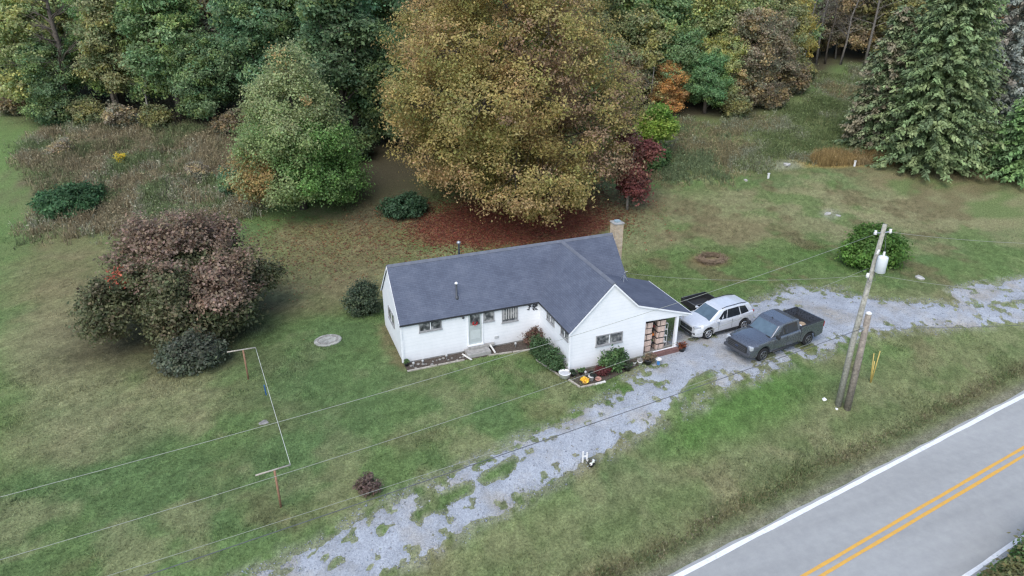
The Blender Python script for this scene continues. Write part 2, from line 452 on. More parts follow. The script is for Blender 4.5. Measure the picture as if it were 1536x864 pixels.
mx2 = nt.nodes.new("ShaderNodeMix"); mx2.data_type = 'RGBA'; mx2.blend_type = 'MULTIPLY'; mx2.inputs[0].default_value = 1
nt.links.new(ra.outputs[0], mx.inputs[6]); nt.links.new(rb.outputs[0], mx.inputs[7])
nt.links.new(mx.outputs[2], mx2.inputs[6]); nt.links.new(rd.outputs[0], mx2.inputs[7]); nt.links.new(mx2.outputs[2], b.inputs["Base Color"])
add_bump(nt, b, bw.outputs[0], .5, .03)
tag(fast_mesh("driveway", V_[used], remap[F_], m_d, None, None, True), kind="structure")
# loose stones
N = 15000
sx = rng.uniform(-18, 46, N * 7); sy = rng.uniform(-16, 1, N * 7); dmm = drive_m(sx, sy)
k = (dmm > -.55) & (rng.random(len(sx)) < np.clip(.25 + .5 * np.exp(-(dmm / .35) ** 2), 0, 1)) & (road_s(sx, sy) > .3)
sx, sy = sx[k][:N], sy[k][:N]; N = len(sx)
base = np.array([(1, 0, 0), (0, 1, 0), (-1, 0, 0), (0, -1, 0), (0, 0, 1), (0, 0, -.6)], float)
fb = np.array([(0, 1, 4), (1, 2, 4), (2, 3, 4), (3, 0, 4), (1, 0, 5), (2, 1, 5), (3, 2, 5), (0, 3, 5)])
r_ = rng.uniform(.012, .038, N) * (1 + .8 * (rng.random(N) < .06))
V_ = base[None] * r_[:, None, None] * rng.uniform(.6, 1.3, (N, 6, 1)) + np.stack([sx, sy, H(sx, sy) + .03], 1)[:, None]
cc = np.array([.31, .335, .375]) * rng.uniform(.6, 1.2, (N, 1)) * np.where(rng.random((N, 1)) < .15, np.array([1.05, .93, .78]), 1.)
m_s, nt, b = new_mat("stone", .9, .2); at = nt.nodes.new("ShaderNodeAttribute"); at.attribute_name = "col"; nt.links.new(at.outputs["Color"], b.inputs["Base Color"])
M_STONE_V = m_s
o = fast_mesh("loose_gravel", V_.reshape(-1, 3), (fb[None] + 6 * np.arange(N)[:, None, None]).reshape(-1, 3), m_s, None, np.repeat(cc, 6, 0))
tag(o, "loose grey stones scattered along the gravel drive", "gravel", kind="stuff")

# ------------------------------------------------------------------ grass blades
def blades(px, py, hgt, wid, col, lean=.5, zoff=0., seed=1, jitter=.25, tipc=1.25):
    g = np.random.default_rng(seed); n = len(px)
    a = g.uniform(0, 2 * np.pi, n); la = g.uniform(0, 2 * np.pi, n); l = np.abs(g.normal(0, lean, n)) * hgt
    z = H(px, py) + zoff - .01
    P0 = np.stack([px - np.cos(a) * wid / 2, py - np.sin(a) * wid / 2, z], 1); P1 = np.stack([px + np.cos(a) * wid / 2, py + np.sin(a) * wid / 2, z], 1)
    P2 = np.stack([px + np.cos(la) * l, py + np.sin(la) * l, z + hgt], 1)
    V = np.stack([P0, P1, P2], 1).reshape(-1, 3)
    c = col * g.uniform(1 - jitter, 1 + jitter, (n, 1))
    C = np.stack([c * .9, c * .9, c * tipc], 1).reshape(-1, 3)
    return V, np.arange(3 * n).reshape(-1, 3), C
def in_house(x, y, m=.12):
    a = (x > -m) & (x < 13.83 + m) & (y > -m) & (y < 4.73 + m)
    return a | ((x > 8.09 - m) & (x < 14.9 + m) & (y > -4.15 - m) & (y < .2))
N = 520000
# more blades per square metre towards the near lawn, where each shows larger
gx_ = np.concatenate([rng.uniform(-26, 34, N), rng.uniform(-34, 66, N), rng.uniform(-40, -22, 90000)]); gy_ = np.concatenate([rng.uniform(-18, 8, N), rng.uniform(-8, 46, N), rng.uniform(24, 70, 90000)])
dm = drive_m(gx_, gy_); s_ = road_s(gx_, gy_)
k = (dm < rng.exponential(1.0, len(dm)) * np.where(gx_ < 9, .2, .12)) & (s_ > .12) & ~in_house(gx_, gy_) & (woods_depth(gx_, gy_) < 1.)
k &= ~((np.abs(gx_ - 4) < 4.2) & (gy_ > -.85) & (gy_ < 0))
gx_, gy_ = gx_[k], gy_[k]
sel = rng.permutation(len(gx_))[:450000]; gx_, gy_ = gx_[sel], gy_[sel]
c = ground_rgb(gx_, gy_) * np.array([1.10, 1.12, 1.05])
s_ = road_s(gx_, gy_)
hg = rng.uniform(.035, .085, len(gx_)) * (1 + 1.1 * np.exp(-((s_ - 1.6) / .7) ** 2))
hg *= 1 + .8 * (vnoise(gx_, gy_, .6, 3.) > .72)
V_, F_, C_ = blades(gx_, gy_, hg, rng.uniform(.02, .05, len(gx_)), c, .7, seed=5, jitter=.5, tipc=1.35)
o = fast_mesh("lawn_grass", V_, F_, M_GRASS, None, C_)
tag(o, "short mottled green and straw lawn grass around the house", "grass", kind="stuff")

# fallen leaves under the big maple
N = 26000
lx = rng.normal(14, 5.2, N); ly = rng.normal(18.8, 3.6, N)
k = (blob(lx, ly, 14, 18, 11.5, 7.5, -.1, .5) > rng.random(N)) & ~in_house(lx, ly)
lx, ly = lx[k], ly[k]
lx2 = rng.normal(-1, 5.0, 3000); ly2 = rng.normal(19.5, 4.0, 3000)
N1 = len(lx); lx = np.r_[lx, lx2]; ly = np.r_[ly, ly2]; N = len(lx)
a = rng.uniform(0, 6.28, N); r_ = rng.uniform(.05, .11, N)
q = np.array([0, 1.57, 3.14, 4.71]); ang = a[:, None] + q[None]
V_ = np.stack([lx[:, None] + np.cos(ang) * r_[:, None] * np.array([1, .6, 1, .6]), ly[:, None] + np.sin(ang) * r_[:, None] * np.array([1, .6, 1, .6]), (H(lx, ly) + .02)[:, None] + rng.uniform(0, .05, (N, 4))], -1)
pal = np.array([(.13, .038, .028), (.17, .055, .035), (.10, .035, .03), (.16, .09, .045), (.12, .07, .05)])
pi = np.where(np.arange(N) < N1, rng.integers(0, 4, N), rng.integers(3, 5, N))
cc = pal[pi] * rng.uniform(.6, 1.3, (N, 1)) * 2.0
o = fast_mesh("fallen_leaves", V_.reshape(-1, 3), np.arange(4 * N).reshape(-1, 4), M_LEAF, None, np.repeat(cc, 4, 0))
tag(o, "rust red fallen leaves covering the ground under the large maple", "fallen leaves", kind="stuff")

# tall weeds, rough meadow, golden grass
def scatter_poly(poly, n, seed):
    g = np.random.default_rng(seed); poly = np.array(poly); lo, hi = poly.min(0), poly.max(0)
    out = []
    while sum(map(len, out)) < n:
        p = g.uniform(lo, hi, (n, 2)); ins = np.zeros(n, bool); j = len(poly) - 1
        for i in range(len(poly)):
            xi, yi = poly[i]; xj, yj = poly[j]
            ins ^= ((yi > p[:, 1]) != (yj > p[:, 1])) & (p[:, 0] < (xj - xi) * (p[:, 1] - yi) / (yj - yi + 1e-12) + xi); j = i
        out.append(p[ins])
    p = np.concatenate(out)[:n]; return p[:, 0], p[:, 1]
def tuft_field(name, label, cat, poly, n_t, per, h0, h1, wid, pal, seed, lean=.45, spread=.14, psc=.3, edge=4.2, lf=.035):
    g = np.random.default_rng(seed)
    x, y = scatter_poly(poly, n_t, seed)
    x = x + (vnoise(x, y, .35, 7.) - .5) * edge + g.normal(0, edge * .16, n_t); y = y + (vnoise(x, y, .35, 17.) - .5) * edge + g.normal(0, edge * .16, n_t)
    ht = g.uniform(h0, h1, n_t) * (.55 + .9 * vnoise(x, y, .5, seed))
    pn = np.clip(((fbm(x, y, psc, 3, seed * 3.) - .28) / .44), 0, .999); pal = np.array(pal)
    ci = np.clip((pn * len(pal) + g.normal(0, .55, n_t)).astype(int), 0, len(pal) - 1)
    c = pal[ci] * g.uniform(.7, 1.25, (n_t, 1)) * 1.45
    X = np.repeat(x, per) + g.normal(0, spread, n_t * per); Y = np.repeat(y, per) + g.normal(0, spread, n_t * per)
    hh = np.repeat(ht, per) * g.uniform(.45, 1.1, n_t * per)
    V, F, C = blades(X, Y, hh, g.uniform(wid * .5, wid * 1.4, len(X)), np.repeat(c, per, 0), lean, seed=seed, jitter=.35)
    # small leaves / seed heads riding on the stems
    m = len(X); tip = V.reshape(-1, 3, 3); t = g.uniform(.35, 1.05, m)
    P = tip[:, 0] * (1 - t[:, None]) + tip[:, 2] * t[:, None]; d1 = g.normal(0, lf, (m, 3)); d2 = g.normal(0, lf, (m, 3))
    V2 = np.stack([P - d1, P + d2, P + d1, P - d2], 1).reshape(-1, 3)
    C2 = np.repeat(np.repeat(c, per, 0) * g.uniform(.7, 1.5, (m, 1)), 4, 0)
    F2 = np.arange(4 * m).reshape(-1, 4); T2 = np.concatenate([F2[:, [0, 1, 2]], F2[:, [0, 2, 3]]]) + len(V)
    o = fast_mesh(name, np.concatenate([V, V2]), np.concatenate([F, T2]), M_GRASS, None, np.concatenate([C, C2]))
    return tag(o, label, cat, kind="stuff")
tuft_field("tall_weeds", "brown and grey overgrown weeds between the bush and the wood", "weeds",
           [(-27, 54), (-24, 55.5), (-10, 50), (-5.5, 44), (-6, 30), (-7, 25), (-13, 24), (-22.5, 28.5), (-23.5, 40)], 12500, 7, .35, 1.05, .05,
           [(.105, .128, .058), (.15, .138, .078), (.195, .165, .10), (.17, .138, .082), (.225, .215, .15), (.110, .138, .062)], 11, psc=.24)
tuft_field("rough_meadow", "rough green and grey meadow grass running back to the wood", "meadow",
           [(27, 21.5), (30, 33), (38, 32), (47, 30), (55, 33), (63, 38), (70, 41), (74, 38), (70, 27), (58, 21), (53, 19.5), (42, 19), (36, 18.5)], 12500, 7, .2, .75, .05,
           [(.095, .125, .050), (.125, .150, .068), (.18, .19, .125), (.150, .135, .075), (.19, .165, .09), (.11, .14, .07)], 12, psc=.14)
tuft_field("golden_grass", "golden tan tall grass strip beside the dark spruce", "grass",
           [(44.3, 18.7), (48, 19.4), (53.8, 17.9), (54.2, 15.6), (50, 16.2), (45, 17.6)], 1900, 10, .6, 1.05, .04,
           [(.20, .145, .06), (.235, .17, .075), (.175, .125, .05), (.22, .17, .09)], 13, .25, edge=.8, lf=.022)

def along(s0, s1, t0, t1): return [tuple(np.array(RA) + RDIR * t + RNRM * s_) for t, s_ in ((t0, s0), (t1, s0), (t1, s1), (t0, s1))]
tuft_field("ditch_weeds", "dark rough weeds along the roadside ditch", "weeds", along(1.1, 1.65, -4, 42), 1000, 6, .08, .30, .04,
           [(.085, .11, .045), (.12, .12, .062), (.15, .135, .08), (.10, .125, .055)], 14, .5, edge=.5, lf=.02)
# ------------------------------------------------------------------ the house
HL, HD, HE, HR, XW, WL, WH = 13.83, 4.73, 2.5, 4.91, 10.51, 4.08, 2.42
XWL, XWR = XW - WH, 12.65
# white lapped siding
m, nt, b = new_mat("white_siding", .55, .3)
tc = nt.nodes.new("ShaderNodeTexCoord"); sp_ = nt.nodes.new("ShaderNodeSeparateXYZ"); nt.links.new(tc.outputs["Object"], sp_.inputs[0])
dv = nt.nodes.new("ShaderNodeMath"); dv.operation = 'MULTIPLY'; dv.inputs[1].default_value = 1 / .205; nt.links.new(sp_.outputs[2], dv.inputs[0])
fr = nt.nodes.new("ShaderNodeMath"); fr.operation = 'FRACT'; nt.links.new(dv.outputs[0], fr.inputs[0])
rs = ramp(nt, fr.outputs[0], [(.0, (.66, .68, .70)), (.10, (.80, .81, .82)), (1., (.81, .82, .83))])
nn = tex_noise(nt, 1.6, 6, .7); rn = ramp(nt, nn.outputs[0], [(.25, (.90, .91, .91)), (.6, (1, 1, 1))])
# splash dirt low on the wall
zz = nt.nodes.new("ShaderNodeMapRange"); zz.inputs[1].default_value = .1; zz.inputs[2].default_value = .75; zz.inputs[3].default_value = .45; zz.inputs[4].default_value = 0
nt.links.new(sp_.outputs[2], zz.inputs[0])
n2 = tex_noise(nt, 5., 6, .7); mu = nt.nodes.new("ShaderNodeMath"); mu.operation = 'MULTIPLY'; nt.links.new(zz.outputs[0], mu.inputs[0]); nt.links.new(n2.outputs[0], mu.inputs[1])
mx = nt.nodes.new("ShaderNodeMix"); mx.data_type = 'RGBA'; mx.blend_type = 'MULTIPLY'; mx.inputs[0].default_value = 1
nt.links.new(rs.outputs[0], mx.inputs[6]); nt.links.new(rn.outputs[0], mx.inputs[7])
mx2 = nt.nodes.new("ShaderNodeMix"); mx2.data_type = 'RGBA'; mx2.inputs[7].default_value = (.38, .36, .31, 1)
nt.links.new(mu.outputs[0], mx2.inputs[0]); nt.links.new(mx.outputs[2], mx2.inputs[6]); nt.links.new(mx2.outputs[2], b.inputs["Base Color"])
add_bump(nt, b, fr.outputs[0], .25, .012)
M_SIDING = m
# blue grey asphalt shingles
m, nt, b = new_mat("shingles", .9, .2)
tc = nt.nodes.new("ShaderNodeTexCoord")
br = nt.nodes.new("ShaderNodeTexBrick"); br.inputs["Scale"].default_value = 1.; br.inputs["Brick Width"].default_value = .33; br.inputs["Row Height"].default_value = .105; br.inputs["Mortar Size"].default_value = .008
br.inputs["Color1"].default_value = (.092, .106, .142, 1); br.inputs["Color2"].default_value = (.108, .124, .164, 1); br.inputs["Mortar"].default_value = (.072, .083, .112, 1)
nt.links.new(tc.outputs["UV"], br.inputs[0])
n1 = tex_noise(nt, .9, 6, .7); r1 = ramp(nt, n1.outputs[0], [(.28, (.80, .80, .82)), (.5, (1., 1., 1.)), (.74, (1.28, 1.25, 1.2))])
n3 = tex_noise(nt, 40., 3, .7); r3 = ramp(nt, n3.outputs[0], [(.3, (.8, .8, .8)), (.7, (1.2, 1.2, 1.2))])
mx = nt.nodes.new("ShaderNodeMix"); mx.data_type = 'RGBA'; mx.blend_type = 'MULTIPLY'; mx.inputs[0].default_value = 1
mx2 = nt.nodes.new("ShaderNodeMix"); mx2.data_type = 'RGBA'; mx2.blend_type = 'MULTIPLY'; mx2.inputs[0].default_value = 1
nt.links.new(br.outputs[0], mx.inputs[6]); nt.links.new(r1.outputs[0], mx.inputs[7]); nt.links.new(mx.outputs[2], mx2.inputs[6]); nt.links.new(r3.outputs[0], mx2.inputs[7]); nt.links.new(mx2.outputs[2], b.inputs["Base Color"])
add_bump(nt, b, br.outputs["Fac"], -.4, .01)
M_ROOF = m
M_TRIM = pm("white_trim", (.78, .79, .80), .5, .3, var=.05)
M_GTRIM = pm("grey_trim", (.30, .30, .30), .6, .3, var=.15)
M_FASCIA = pm("dark_trim_and_eave_shade", (.035, .037, .042), .5, .4, var=.2)  # dark metal; along the eaves it paints the drip edge's shadow
M_CONC = pm("concrete", (.30, .29, .27), .9, .15, var=.25, scale=4, bump=.2)
M_DARKIN = pm("dark_interior", (.03, .03, .032), .8, .1, var=.3)
M_GALV = pm("galvanised", (.42, .44, .45), .45, .5, .6, var=.2)
m, nt, b = new_mat("window_glass", .06, .6)
nn = tex_noise(nt, 3.2, 3, .5); rr = ramp(nt, nn.outputs[0], [(.36, (.035, .038, .042)), (.5, (.12, .125, .13)), (.62, (.34, .34, .33))]); nt.links.new(rr.outputs[0], b.inputs["Base Color"])
M_GLASS = m
M_CURTAIN = pm("pale_curtain", (.42, .41, .39), .8, .1, var=.2, scale=9)
M_DOOR = pm("grey_green_door", (.42, .46, .45), .5, .3, var=.08)

house = thing("white_house", "L shaped white cottage with blue grey shingle roof and brick chimney", "house", (0, 0, 0))
T = .14
zw = .10
def wall(pts, ext): return MB().prism(pts, ext).build("wall", M_SIDING, house)
wall([(T, 0, zw), (XWL, 0, zw), (XWL, 0, HE), (T, 0, HE)], (0, T, 0))                                     # front of the long part
wall([(XWR + .002, 0, zw), (HL - T, 0, zw), (HL - T, 0, HE), (XWR + .002, 0, HE)], (0, T, 0))
wall([(T, HD, zw), (HL - T, HD, zw), (HL - T, HD, HE), (T, HD, HE)], (0, -T, 0))
gab = [(0, 0, zw), (0, HD, zw), (0, HD, HE - .02), (0, HD / 2, HR - .02), (0, 0, HE - .02)]
wall(gab, (T, 0, 0)); wall([(HL, y, z) for _, y, z in gab], (-T, 0, 0))
wall([(XWL, -WL + T, zw), (XWL, 0.001, zw), (XWL, 0.001, HE), (XWL, -WL + T, HE)], (T, 0, 0))              # wing, left
wall([(XWR, -WL + T, zw), (XWR, 0, zw), (XWR, 0, HE), (XWR, -WL + T, HE)], (-T, 0, 0))
PSL = .316
def porch_z(x): return 3.34 - (x - 12.06) * PSL
OPL, OPR, OPT = 12.65, 14.58, 2.26
# the wing's gable front, carried across over the porch opening
wall([(XWL, -WL, zw), (OPL, -WL, zw), (OPL, -WL, OPT), (15.45, -WL, porch_z(15.45) - .10), (15.45, -WL, porch_z(15.45) - .03), (12.06, -WL, 3.31), (XW, -WL, HR - .02), (XWL, -WL, HE - .02)], (0, T, 0))
wall([(OPL + .003, -WL + .01, OPT - .001), (15.42, -WL + .01, porch_z(15.45) - .12), (15.42, -WL + .01, porch_z(15.45) - .2), (14.9, -WL + .01, OPT - .10), (OPL + .003, -WL + .01, OPT - .04)], (0, T - .02, 0))
# foundation
f = MB(); f.box((HL / 2, HD / 2, .05), (HL - .06, HD - .06, .14)); f.box(((XWL + XWR) / 2, -WL / 2, .05), (XWR - XWL - .06, WL - .06, .14)); f.build("foundation", M_CONC, house)

# roof planes, each a slab; uv in metres for the shingle courses
def slab(name, quad, th, mat, parent):
    q = [Vector(p) for p in quad]
    u = (q[1] - q[0]).normalized(); n = u.cross(q[3] - q[0]).normalized(); w_ = n.cross(u)
    if n.z < 0: n = -n
    P = q + [p - n * th for p in q]
    me = bpy.data.meshes.new(name); N = len(q)
    fs = [tuple(range(N)), tuple(range(2 * N - 1, N - 1, -1))] + [(i, (i + 1) % N, (i + 1) % N + N, i + N)[::-1] for i in range(N)]
    me.from_pydata([tuple(p) for p in P], [], fs); me.update()
    uv = me.uv_layers.new(name="uv")
    for pl_ in me.polygons:
        for li in pl_.loop_indices:
            d = Vector(me.vertices[me.loops[li].vertex_index].co) - q[0]; uv.data[li].uv = (d.dot(u), d.dot(w_))
    me.materials.append(mat); o = bpy.data.objects.new(name, me); COL.objects.link(o); o.parent = parent
    bm = bmesh.new(); bm.from_mesh(me); bmesh.ops.recalc_face_normals(bm, faces=bm.faces); bm.to_mesh(me); bm.free()
    return o
K = (HR - HE) / (HD / 2); KW = (HR - HE) / WH
ov = .10; e = .06
roof = slab("roof", [(-e, -ov, HE - ov * K + .05), (HL + e, -ov, HE - ov * K + .05), (HL + e, HD / 2, HR + .05), (-e, HD / 2, HR + .05)], .09, M_ROOF, house)
slab("roof_slope", [(-e, HD + ov, HE - ov * K + .05), (HL + e, HD + ov, HE - ov * K + .05), (HL + e, HD / 2, HR + .05), (-e, HD / 2, HR + .05)], .09, M_ROOF, roof)
yf = -WL - .07
slab("roof_slope", [(XWL - ov, yf, HE - ov * KW + .05), (XWL - ov, HD / 2 - .1, HE - ov * KW + .05), (XW, HD / 2 - .1, HR + .045), (XW, yf, HR + .045)], .09, M_ROOF, roof)
slab("roof_slope", [(12.12, yf, HR + .045 - (12.12 - XW) * KW), (12.12, HD / 2 - .1, HR + .045 - (12.12 - XW) * KW), (XW, HD / 2 - .1, HR + .045), (XW, yf, HR + .045)], .09, M_ROOF, roof)
slab("porch_roof", [(12.00, yf, porch_z(12.0) + .03), (15.56, yf, porch_z(15.56) + .03), (15.56, .48, porch_z(15.56) + .03), (12.00, .48, porch_z(12.0) + .03)], .07, M_ROOF, roof)
# ridge caps, drip edges coloured near-black for the eave's shadow line, rakes
M_CAP = pm("ridge_cap", (.130, .142, .170), .85, .2, var=.15, scale=3)
mb = MB().prism([(-e, HD / 2 - .13, HR - .05), (-e, HD / 2, HR + .085), (-e, HD / 2 + .13, HR - .05)], (HL + 2 * e, 0, 0)); mb.build("ridge_cap", M_CAP, roof)
MB().prism([(XW - .13, yf - .01, HR - .05), (XW, yf - .01, HR + .08), (XW + .13, yf - .01, HR - .05)], (0, HD / 2 - yf, 0)).build("ridge_cap", M_CAP, roof)
zd = HE - ov * K + .05
MB().box(((XWL - .1) / 2 - .03, -ov - .012, zd - .05), (XWL + .0, .02, .10)).build("drip_edge_shade", M_FASCIA, roof)
MB().box((XWL - ov - .012, -WL / 2 - .08, zd - .05), (.02, WL - .1, .10)).build("drip_edge_shade", M_FASCIA, roof)
def rake(p, q, th=(0, -.02, 0), hgt=.11):
    return MB().prism([p, q, (q[0], q[1], q[2] - hgt), (p[0], p[1], p[2] - hgt)], th).build("rake_board", M_TRIM, roof)
rake((XWL - .12, yf - .002, HE - .12 * KW + .0), (XW, yf - .002, HR - .005)); rake((XW + .001, yf - .002, HR - .005), (12.06, yf - .002, 3.36)); rake((12.061, yf - .002, 3.36), (15.57, yf - .002, porch_z(15.57) + .015), hgt=.09)
rake((-e - .002, -ov, zd - .03), (-e - .002, HD / 2, HR), (-.02, 0, 0)); rake((-e - .002, HD / 2 + .001, HR), (-e - .002, HD + ov, zd - .03), (-.02, 0, 0))
rake((15.562, yf, porch_z(15.56) + .035), (15.562, .49, porch_z(15.56) + .035), (.025, 0, 0), .10)

# windows: grey frame, panes, mullion
def window(org, u, n, w_, h_, parts, label=None):
    u = Vector(u); n = Vector(n); z = Vector((0, 0, 1)); O = Vector(org)
    def bar(name, a0, a1, b0, b1, d0, d1, mat, par):
        c = [O + u * a + z * b_ + n * d0 for a, b_ in ((a0, b0), (a1, b0), (a1, b1), (a0, b1))]
        return MB().prism(c, n * (d1 - d0)).build(name, mat, par)
    fb = MB()
    for a0, a1, b0, b1 in ((0, w_, 0, .055), (0, w_, h_ - .055, h_), (0, .055, .055, h_ - .055), (w_ - .055, w_, .055, h_ - .055)):
        fb.prism([O + u * a + z * b_ + n * .002 for a, b_ in ((a0, b0), (a1, b0), (a1, b1), (a0, b1))], n * .04)
    fr_ = fb.build("window", M_GTRIM, house)
    if label: fr_["label"] = label
    k = len(parts) - 1
    for a, c_ in zip(parts[:-1], parts[1:]):
        bar("pane", a * w_ + (.06 if a == 0 else .025), c_ * w_ - (.06 if c_ == 1 else .025), .06, h_ - .06, .004, .014, M_GLASS, fr_)
    for a in parts[1:-1]: bar("mullion", a * w_ - .022, a * w_ + .022, .055, h_ - .055, .004, .034, M_TRIM, fr_)
    bar("sill", -.03, w_ + .03, -.045, -.002, .002, .07, M_GTRIM, fr_)
    return fr_
FX, NX = (1, 0, 0), (0, -1, 0)
window((1.00, 0, 1.80), FX, NX, 1.27, .63, (0, .5, 1), "wide low sliding window left of the door")
window((4.68, 0, 1.73), FX, NX, .64, .66, (0, 1), "small square window right of the door")
w = window((5.78, 0, 1.47), FX, NX, .97, .92, (0, 1), "tall window with pale vertical blinds")
bl = MB()
for i in range(6): bl.box((5.90 + i * .145, -.016, 1.98), (.075, .004, .66))
bl.build("blind_slats", M_CURTAIN, w)
window((9.62, -WL, 1.31), FX, NX, 1.62, .64, (0, .5, 1), "wide window in the wing's gable")
window((XWL, -1.10, 1.84), (0, -1, 0), (-1, 0, 0), 1.0, .56, (0, .5, 1), "window on the wing's left wall near the inner corner")
window((XWL, -2.97, 1.82), (0, -1, 0), (-1, 0, 0), .93, .56, (0, .5, 1), "window on the wing's left wall near the gable")
window((0, 3.1, 1.45), (0, -1, 0), (-1, 0, 0), 1.5, .75, (0, .5, 1), "window in the left gable end")
# door
fd = MB()
for c, d in (((3.76, -.02, 1.44), (.07, .05, 2.04)), ((4.60, -.02, 1.44), (.07, .05, 2.04)), ((4.18, -.02, 2.435), (.77, .05, .06))): fd.box(c, d)
door = fd.build("door_frame", M_TRIM, house)
MB().box((4.18, -.008, 1.41), (.76, .02, 1.96)).build("door", M_DOOR, door, bevel=.004)
MB().box((4.18, -.0215, 1.98), (.56, .006, .68)).build("pane", M_GLASS, door)
MB().box((4.18, -.0215, 1.05), (.56, .006, .55)).build("panel", pm("door_panel", (.50, .54, .53), .5, .3, var=.06), door)
MB().tube([(4.46, -.02, 1.4), (4.46, -.07, 1.4), (4.46, -.07, 1.48)], .013, 6).build("handle", M_GALV, door)
MB().box((4.18, -.06, .41), (.92, .16, .06)).build("threshold", M_TRIM, house)
MB().lathe([(.02, 0), (.06, .02), (.07, .12), (.03, .17)], (3.48, -.10, 2.20), 10).build("wall_lamp", M_FASCIA, house)
MB().box((5.46, -.012, .60), (.26, .02, .16)).build("crawl_vent", pm("vent_grey", (.45, .46, .46), .6), house)
MB().box((.06, -.02, .9), (.06, .05, 1.1)).build("downspout", M_TRIM, house)
MB().box((XWL - .01, -WL - .01, 1.28), (.10, .10, 2.3)).build("corner_board", M_TRIM, house)
MB().box((-.008, -.008, 1.28), (.10, .10, 2.32)).build("corner_board", M_TRIM, house)
# vents
mb = MB().lathe([(.06, 0), (.06, .95), (.11, .96), (.11, 1.06), (.02, 1.12)], (4.24, 2.85, 4.50), 10); mb.build("vent_pipe", M_GALV, house, True)["label"] = "galvanised flue behind the ridge"
vp = MB().lathe([(.16, -.10), (.10, .06), (.055, .10), (.055, .80), (.05, .82)], (3.38, .68, 3.18), 10).build("vent_pipe", pm("dark_pipe", (.07, .075, .085), .5, .4), house, True)
MB().lathe([(.09, 0), (.10, .06), (.02, .12)], (3.38, .68, 4.0), 10).build("cap", M_TRIM, vp, True)
# chimney of buff brick
m, nt, b = new_mat("buff_brick", .9, .15)
tc = nt.nodes.new("ShaderNodeTexCoord"); mp = nt.nodes.new("ShaderNodeMapping"); mp.inputs["Rotation"].default_value = (math.pi / 2, 0, 0); nt.links.new(tc.outputs["Object"], mp.inputs[0])
br = nt.nodes.new("ShaderNodeTexBrick"); br.inputs["Scale"].default_value = 1.; br.inputs["Brick Width"].default_value = .21; br.inputs["Row Height"].default_value = .075; br.inputs["Mortar Size"].default_value = .01
br.inputs["Color1"].default_value = (.52, .40, .25, 1); br.inputs["Color2"].default_value = (.40, .29, .18, 1); br.inputs["Mortar"].default_value = (.42, .40, .36, 1); nt.links.new(mp.outputs[0], br.inputs[0])
n1 = tex_noise(nt, 4, 5, .7); r1 = ramp(nt, n1.outputs[0], [(.3, (.75, .75, .75)), (.7, (1.15, 1.15, 1.15))])
mx = nt.nodes.new("ShaderNodeMix"); mx.data_type = 'RGBA'; mx.blend_type = 'MULTIPLY'; mx.inputs[0].default_value = 1
nt.links.new(br.outputs[0], mx.inputs[6]); nt.links.new(r1.outputs[0], mx.inputs[7]); nt.links.new(mx.outputs[2], b.inputs["Base Color"]); add_bump(nt, b, br.outputs["Fac"], -.5, .01)
ch = MB().box((14.18, 2.36, 2.78), (.58, .62, 5.6)).build("chimney", m, house, bevel=.01)
MB().box((14.18, 2.36, 5.615), (.66, .70, .07)).build("chimney_cap", M_CONC, ch, bevel=.01)
MB().box((14.18, 2.36, 5.70), (.30, .30, .10)).build("flue", pm("flue_tile", (.25, .33, .36), .8), ch)
# porch: posts, concrete slab, dark boards added to darken the back of the opening
MB().box((14.72, -WL + .10, 1.13), (.16, .16, 2.14)).build("porch_post", M_TRIM, house, bevel=.006)
MB().box((14.72, .10, 1.10), (.12, .12, 2.3)).build("porch_post", M_TRIM, house, bevel=.006)
por = MB().box((13.72, -1.98, .07), (2.10, 4.1, .12)).build("porch_floor", pm("porch_slab", (.20, .185, .17), .9, .15, var=.2), house)
rg = MB()
for i in range(9): rg.box((12.85 + i * .22, .02, .98), (.17, .03, 1.64))
for z in (.22, 1.05, 1.74): rg.box((13.73, .045, z), (2.0, .02, .09))
rg.build("added_dark_boards", pm("grey_boards", (.10, .10, .105), .85, .1, var=.3), house)
# antenna bracket on the porch roof
an = thing("antenna_bracket", "small metal bracket standing on the porch roof beside the gable", "bracket", (13.30, -.35, porch_z(13.3) + .04))
mb = MB()
for a in (0, 2.1, 4.2): mb.tube([(0, 0, .38), (.26 * math.cos(a), .26 * math.sin(a), -.04)], .014, 5)
mb.build("tripod_legs", M_GALV, an); MB().tube([(0, 0, .2), (0, 0, .55), (.16, -.1, .62)], .018, 6).build("mast", M_GALV, an)
